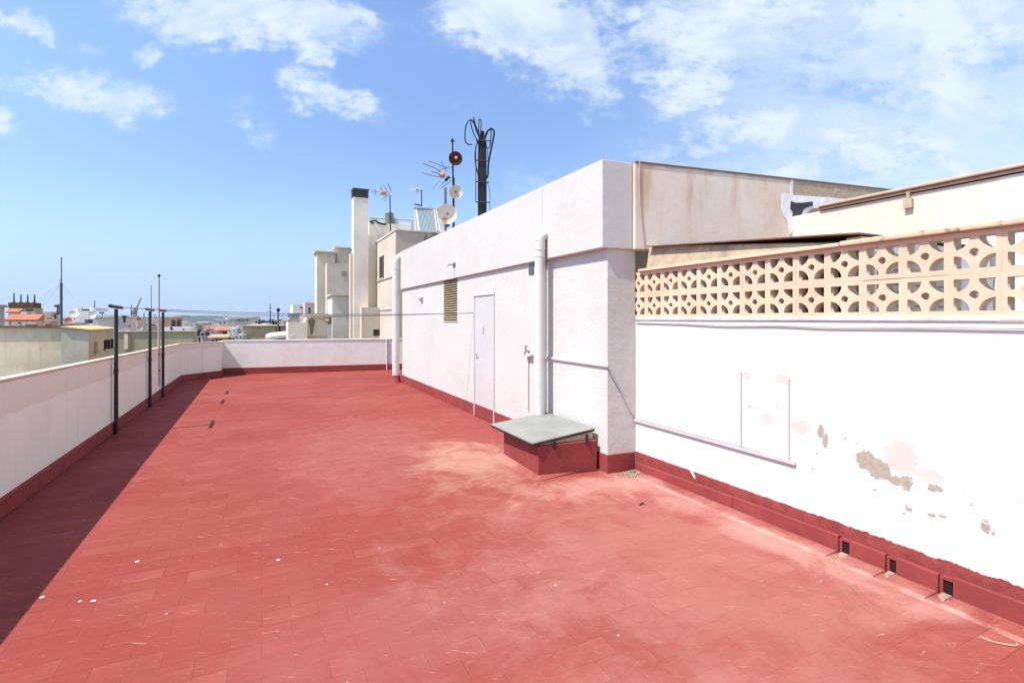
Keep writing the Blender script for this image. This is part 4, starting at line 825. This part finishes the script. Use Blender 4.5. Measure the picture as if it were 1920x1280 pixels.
for (s0, s1, z0, z1, mt) in ((1.195, 1.72, .29, .72, M_HOLE), (1.83, 2.0, .29, .74, M_HOLE), (.378, .62, .19, .68, bmat((.28, .20, .14)))):
    wn = MB().box(xN+.002, xN+.03, yN+s0, yN+s1, z0+.05, z1).build('window', mt, n1)
    MB().box(xN+.031, xN+.09, yN+s0-.05, min(yN+s1+.05, 27.38), z0-.02, z0+.05).build('sill', M_N3, wn)
n0 = thing('cement_building', (-6.12, 25.3, -14), 'long stained cement wall with red tile edge at the far left', 'building')
b = MB(); b.box(-40, at_y(112, 0, yN).x-.005, yN+.05, 27.2, -14, 1.275); b.build('wall', M_N1, n0)
b = MB(); b.box(-40, at_y(111, 0, yN).x, yN-.05, yN+.30, 1.277, 1.34); b.build('tile_edge', plain('red_tile_edge', (.26, .10, .075), .85, .2, 0, .35, 3), n0)
o, y, z, m = bld('olive_wall_building', 'low olive grey rendered building with bright doorway behind the clothesline posts', 213, 373, 622, 31, (.40, .355, .235), 6, streak=.4)
MB().box(at_y(213, 0, y).x, at_y(374, 0, y).x, y-.08, y+.25, z+.002, z+.05).build('coping', bmat((.52, .40, .27)), o)
p_, r_ = at_y(233, 625.5, y), at_y(240.5, 655, y); MB().box(p_.x, r_.x, y-.05, y-.002, r_.z, p_.z).build('door', bmat((.72, .64, .50)), o)
p_, r_ = at_y(241, 625, y), at_y(246, 655, y); MB().box(p_.x, r_.x, y-.05, y-.002, r_.z, p_.z).build('door_reveal', bmat((.30, .20, .12)), o)

n0.rotation_euler.z = n1.rotation_euler.z = -R_(9)
# second row, left to right
bld('grey_house', 'plain grey block cut by the left picture edge', -40, 9, 576, 48, (.42, .37, .31), 8, cornice=.25)
o, y, z, m = bld('brown_block', 'brown brick rooftop block with four thin posts on its roof', 17, 82, 577, 75, (.42, .325, .235), 9, [(52, 66, 580, 583.5), (58, 62, 587, 593)])
p_, r_ = at_y(17, 567, y), at_y(68, 577, y); MB().box(p_.x, r_.x, y-.1, y+1.8, z+.01, p_.z).build('brick_storey', plain('dark_brick', (.135, .070, .042), .9, .1, 0, .35, 1.2), o)
for i, px in enumerate((26.3, 39.3, 52, 64.8)):
    p_ = at_y(px, 567, y+1); q_ = at_y(px, 549.5 if i == 0 else 552, y+1); t_ = MB(); t_.tube([p_, q_], [.10, .075], 8); t_.box(p_.x-.2, p_.x+.2, p_.y-.2, p_.y+.2, p_.z-.02, p_.z+.06)
    tag(t_.build('rooftop_post', M_DKMET, base=p_), ('tallest thin post at the left end of the brown block roof', 'second post from the left on the brown block roof', 'third post from the left on the brown block roof', 'post at the right end of the brown block roof')[i], 'post', 'thin posts on the brown block roof')
def tiled(name, label, px0, px1, ye, yr, t, wallc, run, wins=()):
    y = at((px0+px1)/2, HY, t).y;
    a = at_y(px0, ye, y); c = at_y(px1, ye, y); zr = EYE + (HY-yr)/FPX*(t+run*1.1)
    o = thing(name, ((a.x+c.x)/2, y+run, -14), label, 'house')
    MB().box(a.x+.2, c.x-.2, y+.3, y+run*2-.3, -14, a.z-.05).build('wall', bmat(wallc), o)
    b = MB(); x0, x1 = a.x, c.x
    b.poly([(x0, y, a.z), (x1, y, a.z), (x1, y+run, zr), (x0, y+run, zr), (x1, y+2*run, a.z), (x0, y+2*run, a.z), (x0, y, a.z-.15), (x1, y, a.z-.15), (x1, y+2*run, a.z-.15), (x0, y+2*run, a.z-.15)],
           (0, 1, 2, 3), (3, 2, 4, 5), (0, 6, 7, 1), (1, 7, 8, 4, 2), (4, 8, 9, 5), (5, 9, 6, 0, 3), (6, 9, 8, 7)); b.build('roof', M_TILE, o)
    for (wx0, wx1, wy0, wy1) in wins:
        p_ = at_y(wx0, wy0, y+.3); r_ = at_y(wx1, wy1, y+.3); MB().box(p_.x, r_.x, y+.26, y+.298, r_.z, p_.z).build('window', M_WIN, o)
    return o
tiled('tiled_house', 'house with orange tiled roof, upper of the two at the far left', 11, 35, 584, 578.5, 62, (.70, .58, .50), 1.3, [(31, 38, 589, 592)])
tiled('tiled_house', 'house with the longer orange tiled roof, lower of the two at the far left', 9, 71, 599, 589, 52, (.62, .50, .44), 1.5, [(38, 43, 602, 607), (48, 53, 602, 607), (58, 63, 602, 607)])
bld('white_annexe', 'white rooftop annexe with arched doorway below the brown block', 41, 66, 584, 58, (.66, .61, .58), 3, [(59, 61.5, 586, 592), (54, 56, 586, 595)])
bld('low_house', 'low pinkish house with dark windows just over the long cement wall', 22, 84, 603, 44, (.52, .42, .38), 3, [(50, 75, 608.5, 611), (36, 41, 604, 607)])
bld('red_roofed_shed', 'small brown shed with red awning left of the tall mast', 84, 109, 602, 42, (.44, .30, .235), 3, [(88, 100, 608, 611)])
o, y, z, m = bld('beige_house', 'beige flat-roofed house directly left of the tall mast', 82, 111, 584.5, 66, (.54, .43, .345), 7, [(105, 109, 588, 598)])
b = MB(); p_ = at_y(86, 601, y-8); r_ = at_y(101, 594, y-8); 
bld('yellow_dormer', 'small pale yellow dormer with dark openings in front of the beige house', 86, 101, 594.5, 50, (.68, .52, .32), 3, [(91, 94, 595.5, 598), (96, 99, 595.5, 598)])
o, y, z, m = bld('white_apartments', 'bright white apartment top with a big dish beside the orange dish', 127, 180, 582.5, 58, (.82, .80, .77), 8, [(162, 178, 599, 606)])
b = MB(); p_ = at_y(168, 577, y+1); r_ = at_y(180, 582.5, y+1); b.box(p_.x, r_.x, y+1, y+4, z, p_.z); b.build('stair_head', bmat((.76, .76, .77)), o)
def fardish(label, px, py, r_px, t, c, nrm=(-.3, -.9, .2), sq=None):
    p_ = at(px, py, t); r = r_px*t/FPX; o = thing('satellite_dish', p_ + Vector((0, .3, -r*1.4)), label, 'satellite dish')
    m = plain('dish_paint', c, .6, .3, 0, .15, 3)
    MB().lathe([(r*k/5, .25*r*(k/5)**2) for k in range(6)] + [(r*1.03, .24*r), (r*.9, .16*r), (0, -.06*r)], p_, nrm, 20).build('dish', m, o, True)
    n_ = Vector(nrm).normalized(); b = MB(); b.tube([p_ + Vector((0, .06*r, 0)), p_ + Vector((0, .5*r, -.2*r)), p_ + Vector((0, .5*r, -1.5*r))], .08*r, 6); b.tube([p_ - Vector((0, 0, r*.9)), p_ + n_*r*.9], .04*r, 5); b.build('mount', M_GREY, o); return o
fardish('white tilted dish in front of the white apartment top', 138, 589, 7.5, 50, (.70, .70, .70), (.35, -.75, .55))
fardish('orange red dish left of the white apartment top', 129, 602, 6.8, 46, (.50, .12, .035))
fardish('white dish with grey centre at the right end of the white apartments', 174.5, 592.5, 5, 48, (.74, .74, .75))
fardish('rust brown dish above the olive wall, upper of the two brown ones', 261, 599, 4, 40, (.20, .085, .06))
fardish('rust brown dish above the olive wall, lower of the two brown ones', 243.5, 612, 3.6, 38, (.17, .05, .04), (-.6, -.7, .3))
fardish('pale grey dish beside the brown dishes above the olive wall', 262, 615, 5, 38, (.50, .45, .42), (.3, -.8, .3))
bld('grey_apartments', 'long pale grey flat-roofed block with small dark window behind the nearest post', 180, 258, 595, 52, (.66, .60, .54), 8, [(219.5, 225, 600, 607.5)], cornice=.2)
bld('low_grey_roof', 'low dark-edged roof in front of the white apartments', 119, 163, 608, 40, (.50, .46, .43), 3, cornice=.12)
bld('peach_house', 'small peach house with brown dishes behind the middle post', 257, 275, 596, 50, (.62, .47, .36), 5)
bld('glass_house', 'low house with a blue glazed front right of the middle post', 279, 311, 596.5, 56, (.52, .42, .36), 6, [(287, 291, 598, 604), (292, 299, 598, 604)], wcol=plain('blue_glass', (.35, .45, .58), .2, .5))
bld('pink_roof_house', 'low pinkish house in front of the blue glazed house', 281, 309, 606, 46, (.55, .40, .34), 3, [(283, 293, 608, 611)])
o, y, z, m = bld('brick_house', 'unfinished orange brick house with two dark openings by the pale pole', 309, 343.5, 595.5, 54, (.40, .255, .165), 6, [(324, 331.5, 600, 612), (334.5, 341.5, 600, 612)])
MB().box(at_y(333, 0, y).x, at_y(343, 0, y).x, y-.1, y+3, z+.002, z+.25).build('roof_slab', bmat((.50, .40, .30)), o)
bld('whitewashed_wall', 'low whitewashed wall building along the olive roof', 309, 368, 613, 42, (.74, .72, .71), 4, [(321.5, 325, 612.5, 619.5), (345, 348, 616, 619)])
o, y, z, m = bld('chimney_stack', 'stubby cream chimney house with flared cap left of the orange roof', 369.5, 381, 609.5, 44, (.52, .43, .36), 2.5, [(372, 379, 618, 630)])
MB().box(at_y(367.5, 0, y).x, at_y(383.5, 0, y).x, y-.2, y+2.7, z+.002, z+.18).build('cap', bmat((.38, .30, .27)), o)
o = tiled('tiled_house', 'wide house with a long low orange roof above the shaded balconies', 381, 475, 619, 611.5, 50, (.62, .57, .56), 4, [(398, 403, 622, 630), (406, 412, 622, 630), (418, 433, 620, 626)])
bld('balcony_block', 'grey block with glazed balconies below the orange roof', 381, 402, 621, 44, (.42, .37, .37), 3, [(383, 389, 624, 629), (391, 398, 622, 629)])
o, y, z, m = bld('awning_house', 'low house shaded by a brown awning below the orange roof', 401, 441, 632, 40, (.34, .32, .31), 3)
b = MB(); p_ = at_y(400, 632, y-1.2); r_ = at_y(441, 626, y); b.hexa([(p_.x, y-1.2, p_.z-.1), (r_.x, y-1.2, p_.z-.1), (r_.x, y, r_.z-.1), (p_.x, y, r_.z-.1), (p_.x, y-1.2, p_.z), (r_.x, y-1.2, p_.z), (r_.x, y, r_.z), (p_.x, y, r_.z)]); b.build('awning', bmat((.46, .32, .19)), o)
bld('white_house', 'narrow white house with a pale gutter pipe in the town centre', 434, 452, 615, 42, (.62, .60, .60), 4)
bld('red_shutter_house', 'grey white house with a red shutter left of the tan box', 449, 467, 614, 43, (.60, .53, .50), 4, [(449.5, 457, 617, 625)], wcol=plain('red_shutter', (.30, .085, .055)))
bld('grey_annexe', 'low pale grey annexe in front of the red shutter house', 447, 462, 627, 38, (.48, .48, .48), 3)
o, y, z, m = bld('tan_box_building', 'windowless tan box building with a thin dark roof edge', 467, 528, 611.5, 40, (.46, .37, .24), 6, cornice=.06, streak=.15)
bld('grey_box_building', 'windowless grey block right behind the black-topped pole', 526, 545, 611.5, 41, (.36, .34, .30), 6, cornice=.08)
# canopy hut and black-topped pole
t = 30; o = thing('roof_canopy', at(520, 640, t), 'white sagging canopy on orange legs over a dark red interior', 'canopy')
y = at(520, 600, t).y
b = MB(); P_ = [(498, 633), (503, 629.5), (515, 627.5), (530, 626), (545, 624)]
for i in range(4):
    (xa, ya_), (xb, yb_) = P_[i], P_[i+1]; a = at_y(xa, ya_, y); c = at_y(xb, yb_, y)
    b.hexa([(a.x, y-.5, a.z-.22), (c.x, y-.5, c.z-.22), (c.x, y+1.8, c.z-.05), (a.x, y+1.8, a.z-.05), (a.x, y-.5, a.z-.05), (c.x, y-.5, c.z-.05), (c.x, y+1.8, c.z+.1), (a.x, y+1.8, a.z+.1)])
b.build('cover', bmat((.70, .63, .57)), o)
for px in (499, 505, 511, 536):
    p_ = at_y(px, 631, y-.3); MB().tube([p_, p_ - Vector((0, 0, 3))], .06, 8).build('leg', bmat((.56, .28, .13)), o)
MB().box(at_y(512, 0, y).x, at_y(536, 0, y).x, y+1.2, y+1.3, -3, at_y(520, 631, y).z).build('back_panel', bmat((.10, .03, .025)), o)
t = 33; o = thing('vent_pole', at(521.5, 626, t), 'grey pole with a black ball cap standing above the white canopy', 'pole')
b = MB(); b.tube([at(521.7, 640, t), at(521.5, 583, t)], .055, 10); b.build('pole', plain('pole_grey_brown', (.16, .13, .11)), o, True)
b = MB(); p_ = at(521.8, 580.5, t); b.lathe([(0, -.13), (.09, -.10), (.115, 0), (.09, .08), (0, .11)], p_, n=14); b.build('ball_cap', M_BLACK, o, True)
b = MB(); b.tube([at(521.5, 626.5, t), at(521.5, 622, t)], [.20, .07], 12); b.build('flashing', bmat((.60, .32, .18)), o)
t = 60; b = MB(); b.tube([at(507, 606, t), at(507, 585, t), at(506.8, 569, t)], [.07, .05, .03], 8); b.tube([at(500, 583.5, t), at(508, 584, t)], .04, 6); b.tube([at(504.5, 577, t), at(509, 577, t)], .03, 6)
tag(b.build('aerial_pole', M_DKMET, smooth=True), 'thin lone aerial pole rising left of the black-capped pole', 'antenna')
# tall guyed mast
t = 38; o = thing('guyed_mast', at(115, 612, t), 'tall slender grey mast with stay wires at the far left', 'mast')
b = MB(); b.tube([at(115.2, 625, t), at(115.1, 530, t)], .075, 10); b.tube([at(115.1, 530, t), at(115, 482, t)], .035, 8); b.build('pole', plain('mast_grey', (.09, .10, .115)), o, True)
b = MB(); b.tube([at(112, 610, t), at(112.4, 522, t)], .014, 6)
for z_ in (526, 545, 565, 585): b.tube([at(112.2, z_, t), at(115.2, z_, t)], .010, 5)
b.tube([at(112.4, 522, t), at(115, 530, t)], .014, 6); b.build('side_rail', M_GREY, o)
for a_, c_, tq in (((115, 531), (80, 555), 46), ((115, 531), (138, 560), 48), ((115, 531), (76, 580), 44)):
    MB().tube([at(*a_, t), at(*c_, tq)], .007, 5).build('stay_wire', M_GREY, o)
b = MB(); b.tube([at(103, 573.5, 50), at(112, 572.5, 50)], .11, 8); b.tube([at(107.5, 573, 50), at(107.5, 590, 50)], .06, 6); b.tube([at(111, 573, 50), at(111, 590, 50)], .06, 6)
tag(b.build('roof_aerial', M_DKMET), 'squat double-bar aerial on the beige house by the tall mast', 'antenna')
# far crane
t = 320; o = thing('tower_crane', at(250, 600, t), 'distant construction crane with a raised jib over the town', 'crane')
def lattice(a, c, wd, n, r):
    b = MB(); d = (c-a); s_ = d.cross(Vector((0, 1, 0))).normalized()*wd; k_ = Vector((0, wd, 0))
    cs = [s_+k_, s_-k_, -s_-k_, -s_+k_]
    for q_ in cs: b.tube([a+q_, c+q_], r, 4)
    for i in range(n):
        for j in range(4): b.tube([a+d*(i/n)+cs[j], a+d*((i+1)/n)+cs[(j+1) % 4]], r*.7, 4)
    return b
lattice(at(252, 600, t), at(254.5, 578, t), .7, 7, .22).build('tower', M_GREY, o); lattice(at(255, 580, t), at(264.5, 559, t), .30, 9, .13).build('jib', plain('crane_grey', (.30, .31, .33)), o)
b = MB(); p_ = at(254, 580, t); b.box(p_.x-1.0, p_.x+1.0, p_.y-1, p_.y+1, p_.z-1.5, p_.z+1.2); p_ = at(251.5, 586, t); b.box(p_.x-1.5, p_.x+1.5, p_.y-1, p_.y+1, p_.z-1, p_.z+1); b.build('cab', bmat((.24, .26, .32)), o)
for px, y0, y1, t, lab in ((246.3, 593, 571, 55, 'thin bare aerial left of the crane above the grey block'), (177.5, 580, 563, 60, 'thin whip aerial on the white apartment top'), (192, 594, 585, 54, 'short pole with a flat bar on the grey block roof'), (283.5, 596, 534, 90, 'very tall faint whip aerial left of the pale pole'), (270, 596, 586, 58, 'short stub aerial right of the crane')):
    b = MB(); b.tube([at(px, y0+2, t), at(px, y1, t)], [.05*t/50, .03*t/50], 6)
    if px == 192: b.tube([at(187, 586, t), at(194, 586, t)], .10, 6)
    tag(b.build('roof_aerial', M_GREY if px == 283.5 else M_DKMET), lab, 'antenna')
for px0, px1, yt, t, lab in ((196, 200, 591, 53, 'small dark box on the grey block roof left of the nearest post'), (229, 237, 592, 51, 'dark flat tank on the grey block roof right of the nearest post'), (147, 156, 580, 60, 'first dark tank on the white apartment roof'), (158, 166, 580, 60, 'second dark tank on the white apartment roof')):
    a = at(px0, yt, t); c = at(px1, yt, t); b = MB(); r = (px1-px0)*t/FPX*.25; zc = a.z-r*.6; b.tube([Vector((a.x, a.y, zc)), Vector((c.x, a.y, zc))], r, 10); b.box(a.x+.1, a.x+.2, a.y-.1, a.y+.1, zc-r-.5, zc-r*.5); b.box(c.x-.2, c.x-.1, a.y-.1, a.y+.1, zc-r-.5, zc-r*.5)
    tag(b.build('roof_tank', M_DKMET), lab, 'tank')
# third row
o, y, z, m = bld('cream_apartments', 'long cream apartment block with a row of dark top windows in mid distance', 430, 477, 597, 130, (.66, .58, .52), 10, [(438+5.2*k, 441+5.2*k, 599, 601.5) for k in range(7)], cornice=.5)
bld('white_apartments', 'white stepped block left of the long cream apartments', 415, 432, 600, 120, (.68, .70, .70), 8, cornice=.3)
bld('white_villa', 'small bright white villa left of the black-capped pole', 496, 505, 606, 80, (.72, .71, .72), 6)
bld('white_villa', 'low white terrace house behind the tan box roof edge', 468, 500, 608.5, 60, (.66, .63, .63), 5, [(486, 489, 602, 606)])
bld('ochre_house', 'ochre tiled house with arched top right of the black-capped pole', 526, 537, 602, 90, (.55, .42, .33), 5, chim=((530, 4, 3),))
# far-off streets that read as one mass
b = MB(); rnd = random.Random(11)
for k in range(420):
    t = rnd.uniform(130, 900)**1.0; px = rnd.uniform(-60, 640); s_ = rnd.uniform(5, 14); p_ = at(px, HY, t); zt = -14 + rnd.uniform(4, 13.0 + min(2.0, t/400))
    zt = min(zt, EYE - (3.0 + rnd.uniform(0, 4))/FPX*t); zt = max(zt, -11)
    b.box(p_.x, p_.x+s_, p_.y, p_.y+rnd.uniform(5, 12), -14, zt)
g = G('distant_walls', .9, .1); vn = g.t.nodes.new('ShaderNodeTexVoronoi'); g.set(vn.inputs['Vector'], g.scaled((.06, .06, .02))); vn.inputs['Scale'].default_value = 1
sp = g.t.nodes.new('ShaderNodeSeparateColor'); g.set(sp.inputs[0], vn.outputs['Color']); cc = g.mix(sp.outputs[0], (.68, .66, .64), (.46, .37, .29)); cc = g.mix(g.rng(sp.outputs[1], .72, .76), cc, (.42, .20, .12))
wn = g.vor(.28); cc = g.mix(g.rng(wn, .42, .36, 0, .0), cc, (.1, .1, .1)); g.col(cc)
tag(b.build('distant_town', g.m), 'white and ochre roofs of the distant town below the hill', 'town', kind='stuff')
# trees among the far roofs
def tree(label, px, py, t, h, seed):
    r = random.Random(seed); p_ = at(px, py, t); gz = -14; o = thing('tree', (p_.x, p_.y, gz), label, 'tree', 'dark green trees among the far roofs')
    b = MB(); top = p_.z; b.tube([(p_.x, p_.y, gz), (p_.x+.2, p_.y, (gz+top)/2), (p_.x, p_.y, top-h*.3)], [.35, .25, .12], 8)
    for k in range(5):
        a = r.uniform(0, 6.28); b.tube([(p_.x, p_.y, top-h*.6), (p_.x+math.cos(a)*h*.4, p_.y+math.sin(a)*h*.4, top-h*.3)], [.12, .04], 5)
    b.build('trunk', plain('bark', (.09, .06, .04)), o)
    b = MB()
    for k in range(700):
        a = r.uniform(0, 6.28); u = r.uniform(-1, 1); rad = (r.random()**.4); lump = 1 + .3*math.sin(3*a+seed)*math.cos(2.3*u)
        x = math.cos(a)*math.sqrt(1-u*u)*h*.75*rad*lump; y_ = math.sin(a)*math.sqrt(1-u*u)*h*.75*rad*lump; z_ = u*h*.5*rad*lump
        c = Vector((p_.x+x, p_.y+y_, top-h*.45+z_)); v1 = Vector((r.gauss(0, 1), r.gauss(0, 1), r.gauss(0, 1))).normalized()*h*.07; v2 = Vector((r.gauss(0, 1), r.gauss(0, 1), r.gauss(0, 1))).normalized()*h*.06
        b.poly([c-v1, c+v2, c+v1, c-v2], (0, 1, 2, 3))
    b.build('crown', plain('leaf_green', (.045, .065, .028), .8, .2, 0, .4, .6), o)
for i, (px, py, t, h) in enumerate(((478, 600, 170, 5), (487, 600.5, 150, 4.5), (494, 601.5, 160, 4), (514, 601, 150, 4.5), (532, 600.5, 160, 4.5))):
    tree(('leftmost dark tree beside the cream apartments', 'bushy dark tree behind the tan box, second from left', 'dark tree just left of the thin lone aerial pole', 'dark tree between the lone aerial and the black-capped pole', 'dark tree behind the ochre house')[i], px, py, t, h, i+1)

# ------------------------------------------------------------------ air between the terrace and the hills
hb = MB().box(-11000, 11000, -3000, 12500, -15.2, 160).build('haze', bpy.data.materials.new('haze_air'))
hm = bpy.data.materials['haze_air']; hm.use_nodes = True; ht = hm.node_tree; ht.nodes.clear()
ho = ht.nodes.new('ShaderNodeOutputMaterial'); hv = ht.nodes.new('ShaderNodeVolumePrincipled')
hv.inputs['Color'].default_value = (.80, .88, .98, 1); hv.inputs['Density'].default_value = .00012; hv.inputs['Anisotropy'].default_value = .2
ht.links.new(hv.outputs[0], ho.inputs['Volume']); hb['kind'] = 'stuff'
